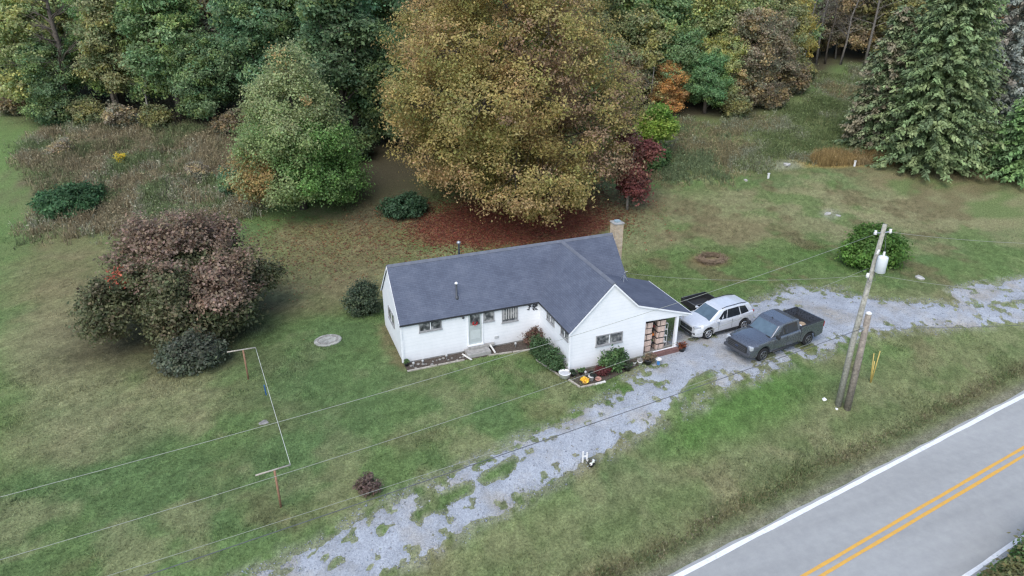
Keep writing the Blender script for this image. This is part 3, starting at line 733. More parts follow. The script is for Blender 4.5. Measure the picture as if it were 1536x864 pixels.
# ------------------------------------------------------------------ plants
def unit(v): return v / (np.linalg.norm(v, axis=-1, keepdims=True) + 1e-9)
def crown_arrays(lobes, n_clump, per, leaf, clump_r, pal, seed, inner=.2, up=.55, shell=.16, flat=.65, hue_sc=.25, colfn=None, bright=(.72, 1.28), gain=(1.6, 1.6, 1.6), rough_=.16):
    """leaf faces in clumps spread through the outer volume of several lobes"""
    g = np.random.default_rng(seed)
    Cn = np.array([l[0] for l in lobes], float); Rd = np.array([l[1] for l in lobes], float)
    w = (Rd[:, 0] * Rd[:, 1] + Rd[:, 0] * Rd[:, 2] + Rd[:, 1] * Rd[:, 2]); w /= w.sum()
    P = np.zeros((0, 3)); O = np.zeros((0, 3))
    while len(P) < n_clump:
        m = n_clump * 2; li = g.choice(len(lobes), m, p=w); d = unit(g.normal(0, 1, (m, 3)))
        rr = np.where(g.random(m) < inner, g.uniform(.35, .9, m), 1 - np.abs(g.normal(0, shell, m)))
        # uneven outline
        rr = rr * (1 + rough_ * np.sin(d[:, 0] * 5.1 + li) * np.sin(d[:, 1] * 4.3 + 2 * li) + .10 * np.sin(d[:, 2] * 7 + d[:, 0] * 6))
        p = Cn[li] + d * Rd[li] * rr[:, None]
        q = np.linalg.norm((p[:, None] - Cn[None]) / Rd[None], axis=2); q[np.arange(m), li] = 9
        k = (q.min(1) > .70) & (p[:, 2] > .15)
        P = np.concatenate([P, p[k]]); O = np.concatenate([O, unit(d * (1 / Rd[li]))[k]])
    P, O = P[:n_clump], O[:n_clump]
    n = n_clump * per
    cs = clump_r * g.uniform(.55, 1.35, n_clump)
    off = g.normal(0, 1, (n_clump, per, 3)) * cs[:, None, None] * np.array([1, 1, flat]) * .62
    L = (P[:, None] + off).reshape(-1, 3)
    nrm = unit(np.repeat(O, per, 0) * .7 + np.array([0, 0, up]) + g.normal(0, .55, (n, 3)))
    t = unit(np.cross(nrm, g.normal(0, 1, (n, 3)))); bt = np.cross(nrm, t)
    sz = leaf * g.uniform(.6, 1.45, n)
    a = t * sz[:, None] * .5; b_ = bt * sz[:, None] * .30
    V = np.stack([L - a, L + b_ - a * .1 - nrm * sz[:, None] * .05, L + a, L - b_ - a * .1 - nrm * sz[:, None] * .05], 1).reshape(-1, 3)
    F = np.arange(4 * n).reshape(-1, 4)
    pal = np.array(pal) * np.array(gain)
    if colfn is not None: ci = colfn(P, g)
    else:
        h = (fbm(P[:, 0] + 3 * P[:, 2], P[:, 1] - 2 * P[:, 2], hue_sc, 3, seed * 1.3) - .3) / .4
        ci = np.clip(h, 0, .999) * len(pal)
    ci = np.clip((np.asarray(ci) + g.normal(0, .30, n_clump)).astype(int), 0, len(pal) - 1)
    cc = pal[ci] * g.uniform(.8, 1.2, (n_clump, 1))
    cl = np.repeat(cc, per, 0) * g.uniform(bright[0], bright[1], (n, 1)) * (1 + g.normal(0, .05, (n, 3)))
    return V, F, np.repeat(np.clip(cl, 0, 8), 4, 0), P
def limb_mesh(name, mat, parent, h, r0, targets, seed, fork=.35, n_side=7, twigs=None):
    """tapered trunk with limbs that run out to the targets"""
    g = np.random.default_rng(seed); mb = MB()
    bend = g.normal(0, .035 * h, (5, 2)); bend[0] = 0
    tz = np.linspace(-.15, h, 5); tp = [(bend[i][0] * i / 4, bend[i][1] * i / 4, tz[i]) for i in range(5)]
    mb.tube(tp, [r0 * 1.35, r0, r0 * .8, r0 * .55, r0 * .25], n_side)
    for T in targets:
        T = np.array(T); f = np.clip(g.uniform(fork, .85), 0, 1) * min(1, T[2] / h)
        k = f * 4; i = int(min(k, 3)); s0 = np.array(tp[i]) * (1 - (k - i)) + np.array(tp[i + 1]) * (k - i)
        d = T - s0; mid = s0 + d * .5 + np.array([*g.normal(0, .06, 2), .10]) * np.linalg.norm(d)
        rr = r0 * .42 * (1 - f * .5)
        mb.tube([s0, s0 * .45 + mid * .55, mid, mid * .4 + T * .6, T], [rr, rr * .8, rr * .6, rr * .4, rr * .12], 5)
    if twigs is not None:
        for P in twigs:
            P = np.array(P); T = min(targets, key=lambda q: np.sum((np.array(q) - P) ** 2)); T = np.array(T)
            m = (T + P) / 2 + g.normal(0, .15, 3)
            mb.tube([T, m, P], [r0 * .09, r0 * .06, r0 * .02], 3, False)
    return mb.build(name, mat, parent, True)
def broad_tree(name, label, cat, loc, lobes, n_clump, per, leaf, clump_r, pal, seed, trunk_h, trunk_r, group=None, bark=None, n_twig=60, part="crown", **kw):
    t = thing(name, label, cat, loc, 0, group)
    V, F, C, P = crown_arrays(lobes, n_clump, per, leaf, clump_r, pal, seed, **kw)
    fast_mesh(part, V, F, M_LEAF, t, C)
    g = np.random.default_rng(seed + 1)
    limb_mesh("trunk", bark or M_BARK, t, trunk_h, trunk_r, [l[0] for l in lobes], seed, twigs=P[g.permutation(len(P))[:n_twig]])
    return t
def at(x, y, dz=0.): return (x, y, hz(x, y) + dz)
def ring_lobes(n, R, z, r, seed, jz=.6):
    g = np.random.default_rng(seed); out = []
    for i in range(n):
        a = 2 * math.pi * i / n + g.uniform(-.25, .25); q = R * g.uniform(.8, 1.1)
        s = r * g.uniform(.85, 1.15)
        out.append(((q * math.cos(a), q * math.sin(a), z + g.uniform(-jz, jz)), (s, s, s * .85)))
    return out

# the large turning maple behind the house
lob = [((0, 0, 9.5), (6.2, 6.0, 8.0)), ((.5, .5, 17), (4.6, 4.6, 5.2)), ((0, 0, 21.2), (2.8, 2.8, 2.8))] + ring_lobes(9, 6.4, 4.7, 3.7, 1, 1.0) + ring_lobes(9, 6.9, 9.2, 3.6, 2, 1.2) + ring_lobes(8, 5.6, 13.6, 3.3, 3, 1.2) + ring_lobes(6, 3.6, 17.8, 2.8, 4, 1.0)
def maple_col(P, g):
    n = fbm(P[:, 0] + P[:, 2] * .7, P[:, 1] + P[:, 2] * .5, .28, 3, 3.)
    return np.clip((n - .28) / .42, 0, .999) * 6 + (P[:, 2] > 14) * -.6
broad_tree("maple_tree", "huge round maple turning olive brown, behind the white house", "tree", at(14.3, 21.2), lob, 3000, 70, .20, .72,
           [(.285, .205, .096), (.275, .216, .086), (.25, .208, .076), (.205, .192, .066), (.28, .23, .092), (.22, .155, .096)],
           21, 17, .48, None, None, 420, inner=.18, colfn=maple_col, bright=(.62, 1.35))

# green tree between the weeds and the maple
lob = [((0, 0, 6.2), (3.4, 3.4, 5.2)), ((.2, 0, 10.9), (1.7, 1.7, 2.4))] + ring_lobes(8, 3.7, 3.1, 2.0, 11, .7) + ring_lobes(7, 3.0, 6.2, 1.9, 12, .8) + ring_lobes(6, 1.9, 9.0, 1.6, 13, .6)
def t2_col(P, g):
    c = np.where(P[:, 2] > 7.5, 1.7, 2.6) + (P[:, 0] + (fbm(P[:, 0] + P[:, 2], P[:, 1], .5, 2, 4.) - .5) * 7 > .8) * (P[:, 2] + (fbm(P[:, 1], P[:, 0] - P[:, 2], .5, 2, 14.) - .5) * 6 < 7.6) * 1.5
    return np.where((P[:, 0] < -2.4) & (P[:, 2] < 5.2) & (P[:, 1] < 2), .2 + 1.2 * g.random(len(P)), c)
broad_tree("green_tree", "tall green tree with an orange lower left side, left of the maple", "tree", at(-2.3, 26.8), lob, 1450, 66, .185, .60,
           [(.25, .18, .075), (.215, .245, .118), (.185, .235, .100), (.145, .225, .082), (.132, .235, .070)], 22, 10.5, .26, None, None, 200, colfn=t2_col, bright=(.65, 1.35))

# spreading mauve-topped bush tree on the left lawn
lob = [((0, 0, 2.6), (3.2, 3.0, 2.2)), ((.4, .8, 4.3), (2.4, 2.1, 1.5))] + [l for i, l in enumerate(ring_lobes(11, 3.9, 2.9, 1.35, 31, .9)) if i not in (3, 7)] + ring_lobes(7, 2.5, 4.4, 1.25, 32, .7) + ring_lobes(6, 2.3, 1.5, 1.3, 33, .3) + [((.6, -2.6, 1.7), (2.0, 1.5, 1.4)), ((-.8, .6, 5.6), (1.7, 1.5, 1.0)), ((1.3, 1.2, 5.3), (1.6, 1.5, 1.0)), ((-4.6, .4, 2.2), (1.0, .9, .8)), ((-3.9, -1.6, 3.7), (.9, .8, .6)), ((4.5, .6, 2.4), (.9, 1.0, .8)), ((3.4, -1.2, 4.2), (.8, .8, .6)), ((-2.0, 2.0, 5.9), (.8, .8, .7)), ((.9, .4, 6.5), (.8, .7, .6)), ((2.7, 1.6, 5.4), (.8, .8, .6))]
def dog_col(P, g):
    n = fbm(P[:, 0], P[:, 1], .45, 3, 8.)
    top = np.clip((P[:, 2] - 3.6) / 2.0, 0, 1) + .9 * ((P[:, 0] > .6) & (P[:, 1] < -1.0) & (P[:, 2] > 2.6))
    c = np.where(top + (n - .5) * 1.6 > .55, 3.3 + g.random(len(P)) * 1.0, .3 + 2.2 * g.random(len(P)))
    return np.where((np.hypot(P[:, 0] + 3.0, P[:, 1] + 1.2) < .45) & (P[:, 2] > 3.4), 5.6, np.minimum(c, 4.3))
broad_tree("dogwood_tree", "wide mauve and dark olive dogwood spreading over the left lawn", "tree", at(-10.9, 9.0), lob, 1650, 52, .19, .46,
           [(.085, .095, .048), (.105, .110, .055), (.12, .105, .062), (.175, .128, .090), (.22, .160, .118), (.36, .10, .06)], 23, 4.2, .22, None, None, 260, inner=.3, colfn=dog_col, bright=(.6, 1.35), rough_=.42)

def shrub(name, label, loc, lobes, n, per, leaf, cr, pal, seed, group=None, **kw):
    return broad_tree(name, label, "shrub", loc, lobes, n, per, leaf, cr, pal, seed, max(l[0][2] for l in lobes) * .9, .05, group, None, 30, "foliage", **kw)
shrub("juniper_shrub", "dark blue green juniper at the foot of the mauve dogwood", at(-10.7, 3.9), [((0, 0, .9), (1.3, 1.1, 1.0)), ((-.8, .1, .7), (.8, .8, .7)), ((.8, .2, .8), (.8, .8, .8))], 250, 40, .17, .30,
      [(.075, .092, .060), (.095, .112, .075), (.07, .078, .055)], 41)
shrub("corner_shrub", "dark green shrub against the left gable of the house", at(-1.0, 6.7), [((0, 0, .9), (.85, .8, 1.0)), ((.3, .2, 1.4), (.6, .6, .6))], 150, 40, .15, .28, [(.055, .075, .045), (.075, .095, .055)], 42)
shrub("vine_thicket", "bright green vine thicket at the left edge of the weeds", at(-21.0, 33.0), [((0, 0, .8), (2.2, 2.0, 1.2)), ((1.2, 1.4, 1.0), (1.6, 1.6, 1.1)), ((-1, 1, .7), (1.4, 1.4, .9))], 330, 36, .22, .38, [(.055, .115, .05), (.07, .14, .06), (.045, .09, .04)], 43)
shrub("dark_shrub", "low dark green shrub under the left side of the maple", at(5.2, 22.4), [((0, 0, .7), (1.7, 1.3, .95)), ((.9, .3, .8), (1.1, 1.0, .9))], 200, 36, .2, .32, [(.035, .07, .035), (.045, .085, .045)], 44)
shrub("round_bush", "round bright green bush behind the utility pole", at(34.6, 1.2), [((0, 0, 1.2), (1.9, 1.7, 1.35)), ((-.9, 0, 1.0), (1.3, 1.3, 1.1)), ((1.0, -.2, 1.0), (1.3, 1.3, 1.05)), ((0, .4, 1.9), (1.2, 1.2, .9))], 420, 40, .19, .32, [(.085, .16, .03), (.10, .185, .04), (.07, .13, .03)], 45)
shrub("foundation_shrub", "leafy green shrub in front of the wing's gable window", at(10.45, -4.72), [((0, 0, .5), (.62, .36, .5)), ((-.35, 0, .65), (.32, .3, .42)), ((.38, .05, .72), (.32, .28, .42)), ((.1, 0, 1.0), (.22, .25, .35))], 120, 34, .13, .2, [(.07, .12, .045), (.09, .15, .055), (.055, .095, .04)], 46)
shrub("bed_shrub", "green shrub in the inner corner bed beside the wing", at(7.35, -2.6), [((0, 0, .55), (.5, .9, .6)), ((.1, -.8, .55), (.45, .6, .55)), ((-.1, .7, .6), (.4, .5, .55))], 150, 32, .12, .2, [(.055, .095, .04), (.075, .12, .05)], 47)
shrub("ivy_hedge", "leafy green hedge top beyond the far edge of the road", at(18.25, -22.72), [((0, 0, .6), (1.7, 1.1, 1.0)), ((-1.0, .1, .4), (1.0, .9, .8)), ((1.4, .4, .8), (1.5, 1.1, 1.1)), ((2.9, .8, .8), (1.6, 1.2, 1.2))], 460, 44, .16, .26, [(.085, .15, .05), (.11, .185, .065), (.14, .14, .06)], 48)
shrub("red_stem_plant", "low dark red plant beside the pots of the corner bed", at(9.75, -4.85), [((0, 0, .2), (.42, .35, .3))], 45, 26, .1, .14, [(.10, .03, .03), (.075, .03, .03)], 49)
shrub("dried_plant", "brown dried plant at the inner corner of the house", at(7.45, -.55), [((0, 0, .35), (.45, .4, .5)), ((.2, .1, .7), (.25, .25, .3))], 70, 26, .11, .18, [(.12, .075, .055), (.16, .095, .07)], 50)
shrub("dead_weed_clump", "dry reddish brown weed clump on the lawn above the drive", at(-3.7, -9.45), [((0, 0, .3), (.42, .40, .42))], 55, 24, .11, .16, [(.085, .06, .05), (.12, .085, .07)], 51)
shrub("yellow_flower_clump", "small bright yellow flower clump in the brown weeds", at(-17.4, 42.3), [((0, 0, .8), (.4, .35, .45))], 22, 20, .16, .2, [(.55, .43, .03), (.45, .36, .05)], 52)

# small trees right of the maple
lob = [((0, 0, 3.2), (1.1, 1.0, 1.4)), ((.7, .2, 5.2), (1.3, 1.0, .7)), ((-.5, 0, 6.0), (.9, .9, .7)), ((1.6, 0, 4.8), (1.0, .8, .6)), ((.3, -.2, 1.9), (1.2, 1.0, .9)), ((1.1, .2, 2.6), (1.0, .9, .7))]
broad_tree("red_sumac_tree", "slender red leaved tree behind the chimney", "tree", at(23.3, 16.6), lob, 270, 30, .24, .42, [(.140, .050, .044), (.165, .070, .056), (.125, .065, .052), (.14, .09, .070)], 24, 6.2, .10, None, M_BARK_PALE, 130, inner=.35)
lob = [((0, 0, 3.6), (1.4, 1.3, 1.1)), ((.8, 0, 3.0), (1.1, 1.1, .9)), ((-.6, .2, 2.7), (1.2, 1.1, .9)), ((.1, 0, 4.6), (.7, .7, .7))]
broad_tree("yellow_green_sapling", "yellow green sapling between the red tree and the meadow", "tree", at(31.2, 25.4), lob, 240, 36, .26, .45, [(.17, .24, .04), (.21, .28, .06), (.12, .20, .04)], 25, 4, .09, None, None, 60)
shrub("field_shrub", "dark green shrub below the yellow green sapling", at(29.6, 23.2), [((0, 0, 1.0), (1.3, 1.2, 1.2)), ((.8, .2, 1.4), (.9, .9, .9))], 150, 34, .22, .36, [(.055, .10, .035), (.075, .125, .045)], 53)

# ------------------------------------------------------------------ conifers
def conifer_arrays(h, R, seed, lev=30, per=13, sp=22, pal=None, power=.62, droop=.35, zmin=.4, spray=.55, dead=0., tone=1.):
    g = np.random.default_rng(seed); Vs = []; Cs = []; mb = MB(); pal = np.array(pal) * np.array([3.3, 3.15, 2.8]) * tone
    mb.tube([(0, 0, -.2), (0, 0, h * .5), (0, 0, h)], [.02 * h + .05, .012 * h + .03, .02], 8)
    for i in range(lev):
        f = (i + g.uniform(-.3, .3)) / lev; f = max(f, 0); z = zmin + (h - zmin) * f; L0 = R * (1 - f) ** power + .15
        nb = max(4, int(per * (.45 + .55 * (1 - f))))
        a0 = g.uniform(0, 6.28)
        for k in range(nb):
            a = a0 + 6.283 * k / nb + g.normal(0, .12); L = L0 * g.uniform(.72, 1.12); d = np.array([math.cos(a), math.sin(a)])
            m = max(5, int(sp * L / R + 4)); t = np.sort(g.uniform(.15, 1.0, m)); c = pal[g.integers(0, len(pal))] * g.uniform(.75, 1.25)
            zz = z + L * (.16 * t - droop * t ** 2 + .12 * t ** 4)
            P = np.stack([d[0] * L * t, d[1] * L * t, zz], 1)
            if k % 2 == 0: mb.tube([(0, 0, z), tuple(P[m // 2]), tuple(P[-1])], [.05, .03, .008], 3, False)
            side = np.where(g.random(m) < .5, 1, -1); da = a + side * g.uniform(.35, 1.15, m)
            ln = spray * g.uniform(.6, 1.3, m) * (1.1 - .45 * t)
            dv = np.stack([np.cos(da), np.sin(da), -g.uniform(.15, .75, m)], 1) * ln[:, None]
            wv = np.stack([-np.sin(da), np.cos(da), g.normal(0, .5, m)], 1) * (ln * .22)[:, None]
            for rep in range(2):
                jit = g.normal(0, .10, (m, 3)); Q = P + jit; dd = dv * g.uniform(.7, 1.1, (m, 1)) * (1 if rep == 0 else np.array([.6, .6, 1.2]))
                Vs.append(np.stack([Q, Q + dd * .55 + wv, Q + dd, Q + dd * .55 - wv], 1).reshape(-1, 3))
                Cs.append(np.repeat(c * g.uniform(.65, 1.35, (m, 1)), 4, 0))
    V = np.concatenate(Vs); return V, np.arange(len(V)).reshape(-1, 4), np.concatenate(Cs), mb
def conifer(name, label, loc, bark=None, **kw):
    t = thing(name, label, "tree", loc); V, F, C, mb = conifer_arrays(**kw)
    fast_mesh("crown", V, F, M_NEEDLE, t, C); mb.build("trunk", bark or M_BARK, t, True); return t
SP = [(.058, .086, .044), (.068, .096, .048), (.080, .104, .054), (.052, .074, .042)]
conifer("spruce_tree", "broad dark green spruce, tallest, at the right above the straw grass", at(55.4, 15.4), h=18.5, R=5.7, seed=61, lev=52, per=22, sp=60, pal=SP, power=.42, spray=.62)
conifer("leaning_spruce", "shorter dark spruce just left of the tallest spruce", at(53.2, 19.4), h=13.5, R=3.6, seed=62, lev=36, per=16, sp=40, pal=[(.050, .072, .040), (.07, .085, .05), (.085, .08, .06)], power=.5, spray=.58)
conifer("low_spruce", "low spreading spruce at the right edge below the grey conifer", at(61.8, 9.2), h=9.5, R=5.6, seed=63, lev=28, per=16, sp=50, pal=[(.055, .10, .042), (.072, .12, .048), (.048, .08, .04)], power=.6, spray=.62)
conifer("grey_conifer", "pale blue grey dying conifer in the upper right corner", at(67.5, 18.6), bark=M_BARK_PALE, h=20, R=5.0, seed=64, lev=40, per=15, sp=40, pal=[(.17, .20, .19), (.21, .24, .235), (.15, .165, .15), (.20, .19, .17)], power=.55, spray=.55, tone=.5)

# ------------------------------------------------------------------ the wood: a few grown forms, each tree its own copy
def dome_lobes(R, h, base, n, seed):
    g = np.random.default_rng(seed)
    out = [((0, 0, (base + h) / 2), (R * .62, R * .62, (h - base) * .42))]
    for i in range(n):
        f = (i + .5) / n; z = base + (h - base) * (.12 + .80 * f); q = R * .62 * math.sqrt(max(.05, 1 - (max(0, f - .25) / .80) ** 2)); a = 2.4 * i + g.uniform(-.4, .4)
        s = R * g.uniform(.36, .50)
        out.append(((q * math.cos(a), q * math.sin(a), z), (s, s, s * g.uniform(.65, .9))))
    return out
G1 = [(1.75, 1.75, 1.7), (1.3, 1.5, 1.4), (2.2, 2.0, 1.5), (1.75, 1.7, 1.6)]          # tinted by each tree's own colour
GR = "trees of the wood behind the house"
protos = []
for k, (R, h, base_, n, ncl, per, leaf, cr) in enumerate([(4.8, 15, 1.2, 14, 720, 52, .31, .66), (5.4, 17, 2.5, 16, 780, 52, .31, .68), (4.0, 13, .8, 12, 600, 50, .28, .60), (3.4, 16, 3.0, 12, 480, 44, .30, .56), (4.4, 11, .6, 11, 580, 50, .27, .58)]):
    t = broad_tree("wood_tree", "x", "tree", (0, 0, 0), dome_lobes(R, h, base_, n, 100 + k), ncl, per, leaf, cr, G1, 110 + k, h * .85, .22 + .01 * h, GR, None, 90, inner=.22, shell=.2, bright=(.6, 1.4))
    protos.append(t)
used_proto = set()
T_GREEN, T_DARK, T_BLUE, T_OLIVE, T_LIME, T_BROWN, T_ORANGE, T_TAN, T_YEL, T_EMER = (.090, .128, .062), (.068, .100, .052), (.088, .138, .080), (.125, .130, .068), (.150, .165, .078), (.130, .112, .078), (.19, .118, .055), (.19, .17, .13), (.21, .18, .06), (.080, .132, .062)
def wood_tree(kind, x, y, color, label, sc=1.0, rz=0.):
    src = protos[kind]
    if kind not in used_proto:
        used_proto.add(kind); src.location = at(x, y); src.rotation_euler = (0, 0, rz); src.scale = (sc, sc, sc); src["label"] = label
        for ch in src.children:
            if ch.name.startswith("crown"): ch.color = (*color, 1)
        return src
    return copy_thing(src, at(x, y), rz, sc, label, color)
FRONT = [  # kind, x, y, colour, scale, label
    (3, -31.5, 67.0, T_DARK, 1.0, "dark green tree at the far left edge of the wood"),
    (2, -26.3, 60.2, T_LIME, 1.0, "pale lime green tree in the upper left corner of the wood"),
    (4, -24.6, 57.8, T_DARK, .75, "low dark green tree below the pale lime one at upper left"),
    (3, -18.4, 55.6, T_OLIVE, .85, "thin olive tree between the lime tree and the large dark one"),
    (0, -12.2, 53.2, T_GREEN, 1.0, "large deep green tree at the edge of the brown weeds"),
    (4, -8.6, 50.2, T_DARK, .85, "low dark green tree beside the large deep green one"),
    (3, -8.0, 57.5, T_TAN, 1.0, "grey tan half bare tree above the green tree's left side"),
    (1, -2.4, 47.4, T_BLUE, .95, "blue green tree directly behind the tall green tree"),
    (0, 5.0, 40.5, T_BLUE, 1.05, "blue green tree in the gap left of the maple"),
    (2, 8.5, 36.5, T_DARK, .9, "dark tree in shade tucked behind the maple's left side"),
    (1, 17.0, 38.0, T_GREEN, 1.0, "green tree hidden behind the middle of the maple"),
    (2, 25.5, 38.2, T_GREEN, 1.05, "deep green tree just right of the maple's upper crown"),
    (0, 31.2, 40.0, T_OLIVE, .95, "olive grey tree over the dark gap right of the maple"),
    (4, 28.6, 36.4, T_GREEN, .85, "low green tree filling the edge right beside the maple"),
    (4, 36.6, 38.6, T_OLIVE, .95, "olive tree filling the edge behind the dead snag"),
    (4, 40.6, 37.0, T_GREEN, .8, "fresh green tree just behind the orange brown one"),
    (4, 46.0, 35.4, T_LIME, .72, "yellow green tree right of the emerald one, leaves to the ground"),
    (2, 51.2, 39.5, T_LIME, .95, "tall yellow green tree above the grey brown one"),
    (4, 57.6, 40.4, T_OLIVE, .85, "olive tree filling the edge beside the meadow opening"),
    (4, 60.8, 42.8, T_YEL, .8, "low yellow tree at the head of the meadow opening"),
    (4, 34.2, 37.0, T_BROWN, .62, "small grey brown tree right of the maple's lower crown"),
    (4, 38.8, 35.4, T_ORANGE, .5, "small orange brown tree at the edge of the meadow"),
    (4, 42.8, 34.0, T_EMER, .6, "small emerald green tree beside the orange brown one"),
    (2, 39.4, 41.2, T_GREEN, 1.1, "tall green tree above the orange brown one"),
    (0, 45.8, 39.0, T_LIME, .95, "tall yellowish green tree above the emerald one"),
    (2, 48.4, 34.6, T_BROWN, .82, "grey brown bare looking tree at the right end of the edge"),
    (4, 53.2, 37.2, T_BROWN, .8, "brown tangle of a tree beside the meadow opening"),
    (1, 55.5, 44.0, T_OLIVE, .95, "olive yellow tree behind the brown tangle"),
    (3, 62.8, 46.4, T_YEL, .9, "yellow autumn tree left of the bare trunks"),
    (3, 70.8, 51.0, T_ORANGE, .9, "orange tinted autumn tree behind the bare trunks"),
    (4, 78.5, 43.5, T_BROWN, 1.0, "brown tree behind the left shoulder of the spruce"),
    (1, 84.5, 35.0, T_ORANGE, .8, "rusty tree behind the top of the tall spruce"),
    (4, 82.0, 24.5, T_BROWN, 1.0, "tan brown tree behind the grey conifer"),
]
for i, (k, x, y, c, sc, lab) in enumerate(FRONT):
    wood_tree(k, x, y, c, lab, sc, i * 1.7)
g = np.random.default_rng(77)
bx = -44.
names = {0: "green", 1: "dark green", 2: "olive", 3: "brown"}
while bx < 122:
    for row, off in ((1, 8.5), (2, 18.), (3, 30.)):
        x = bx + g.uniform(-2, 2) + (row % 2) * 3; e = float(np.interp(x, WOODS[:, 0], WOODS[:, 1])); y = e + off + g.uniform(-2, 2)
        ci = int(g.choice([0, 0, 1, 1, 2, 3])); c = [T_GREEN, T_DARK, T_OLIVE, T_BROWN][ci]
        if x > 56: ci = int(g.choice([2, 3, 3, 0])); c = [T_GREEN, T_DARK, T_OLIVE, T_BROWN][ci]
        c = tuple(np.array(c) * g.uniform(.8, 1.25))
        wood_tree(int(g.integers(0, 4)), x, y, c, "%s wood tree deep in the mass behind the front row" % names[ci], float(g.uniform(.9, 1.25)), float(g.uniform(0, 6.2)))
    bx += 7.5

M_BARK_GREY = pm("bark_grey", (.17, .155, .135), .9, .1, var=.35, scale=5, bump=.5)
for x, y, c, k, sc, lab in ((66.0, 50.0, T_YEL, 2, .9, "yellow olive tree behind the bare group"), (73.5, 47.0, T_BROWN, 4, 1.1, "brown leafy tree behind the leaning bare tree"), (78.0, 40.0, T_OLIVE, 4, .9, "olive tree right behind the bare group"), (69.5, 46.5, T_BROWN, 4, .7, "low brown tree in the middle of the bare group")):
    wood_tree(k, x, y, c, lab, sc, x)
# bare trees and dead trunks among the leaves
def bare_tree(name, label, loc, h, r0, seed, lean=(0, 0), bark=None, n=26, tw=5):
    g = np.random.default_rng(seed); t = thing(name, label, "tree", loc)
    mb = MB(); pts = [np.array([lean[0] * f * h + g.normal(0, .12), lean[1] * f * h + g.normal(0, .12), f * h - .1]) for f in (0, .25, .5, .75, 1)]
    mb.tube(pts, [r0 * 1.2, r0, r0 * .75, r0 * .5, r0 * .15], 7); mb.build("trunk", bark or M_BARK_PALE, t, True)
    br = MB()
    for i in range(n):
        f = g.uniform(.28, .98); k = f * 4; j = int(min(k, 3)); s0 = pts[j] * (1 - (k - j)) + pts[j + 1] * (k - j)
        a = g.uniform(0, 6.28); L = h * .30 * (1.15 - f) * g.uniform(.6, 1.2) + .4
        d = np.array([math.cos(a), math.sin(a), g.uniform(.25, 1.0)]); d /= np.linalg.norm(d); e = s0 + d * L
        br.tube([s0, s0 + d * L * .5 + g.normal(0, .12, 3), e], [r0 * .28, r0 * .16, r0 * .04], 4, False)
        for q in range(tw):
            u = g.uniform(.3, 1.); b0 = s0 + d * L * u; dd = d + g.normal(0, .6, 3); dd /= np.linalg.norm(dd)
            br.tube([b0, b0 + dd * L * g.uniform(.25, .5)], [r0 * .08, r0 * .02], 3, False)
    br.build("branches", bark or M_BARK_PALE, t, True)
    return t
bare_tree("bare_tree", "tall brown vine wrapped trunk beside the lime tree at upper left", at(-23.2, 57.0), 15, .38, 201, (.03, 0), M_BARK, 44)
bare_tree("bare_tree", "pale bare tree with thin trunk left of the spruce", at(66.8, 44.0), 13, .16, 202, (.08, 0), M_BARK_GREY, 34)
bare_tree("bare_tree", "leaning bare tree nearest the meadow opening", at(70.2, 42.8), 12, .15, 203, (.12, 0), M_BARK_GREY, 34)
bare_tree("bare_tree", "grey bare tree close to the spruce's left side", at(72.6, 41.2), 14, .17, 204, (.05, 0), M_BARK_GREY, 34)
bare_tree("bare_tree", "bare forked tree in the yellow leaves at upper right", at(64.4, 45.4), 13, .15, 205, (-.04, 0))
bare_tree("bare_tree", "dead snag with pale limbs above the orange brown tree", at(36.6, 35.8), 7, .10, 206, (.05, 0), None, 22)
bare_tree("bare_tree", "thin bare tree over the brown weeds at the wood edge", at(-15.5, 53.3), 8, .10, 207, (.1, 0), None, 26)
bare_tree("bare_tree", "pale dead branch tree on the left flank of the spruce", at(53.9, 14.6), 4.5, .07, 208, (.1, -.05), None, 26, 6)

g = np.random.default_rng(5)
for i, lab in enumerate(("thin bare trunk left of the forked bare tree", "thin bare trunk between the two leaning bare trees", "thin bare trunk just right of the leaning bare tree", "slim grey trunk farthest right of the bare group", "slim grey trunk farthest left of the bare group")):
    x = (63.2, 68.4, 71.4, 75.2, 61.6)[i]; y = float(np.interp(x, WOODS[:, 0], WOODS[:, 1])) + g.uniform(1.5, 4)
    bare_tree("bare_tree", lab, at(x, y), 12 + g.uniform(-1, 3), .11, 210 + i, (g.uniform(-.08, .12), 0), M_BARK if i % 2 else M_BARK_GREY, 30, 6)
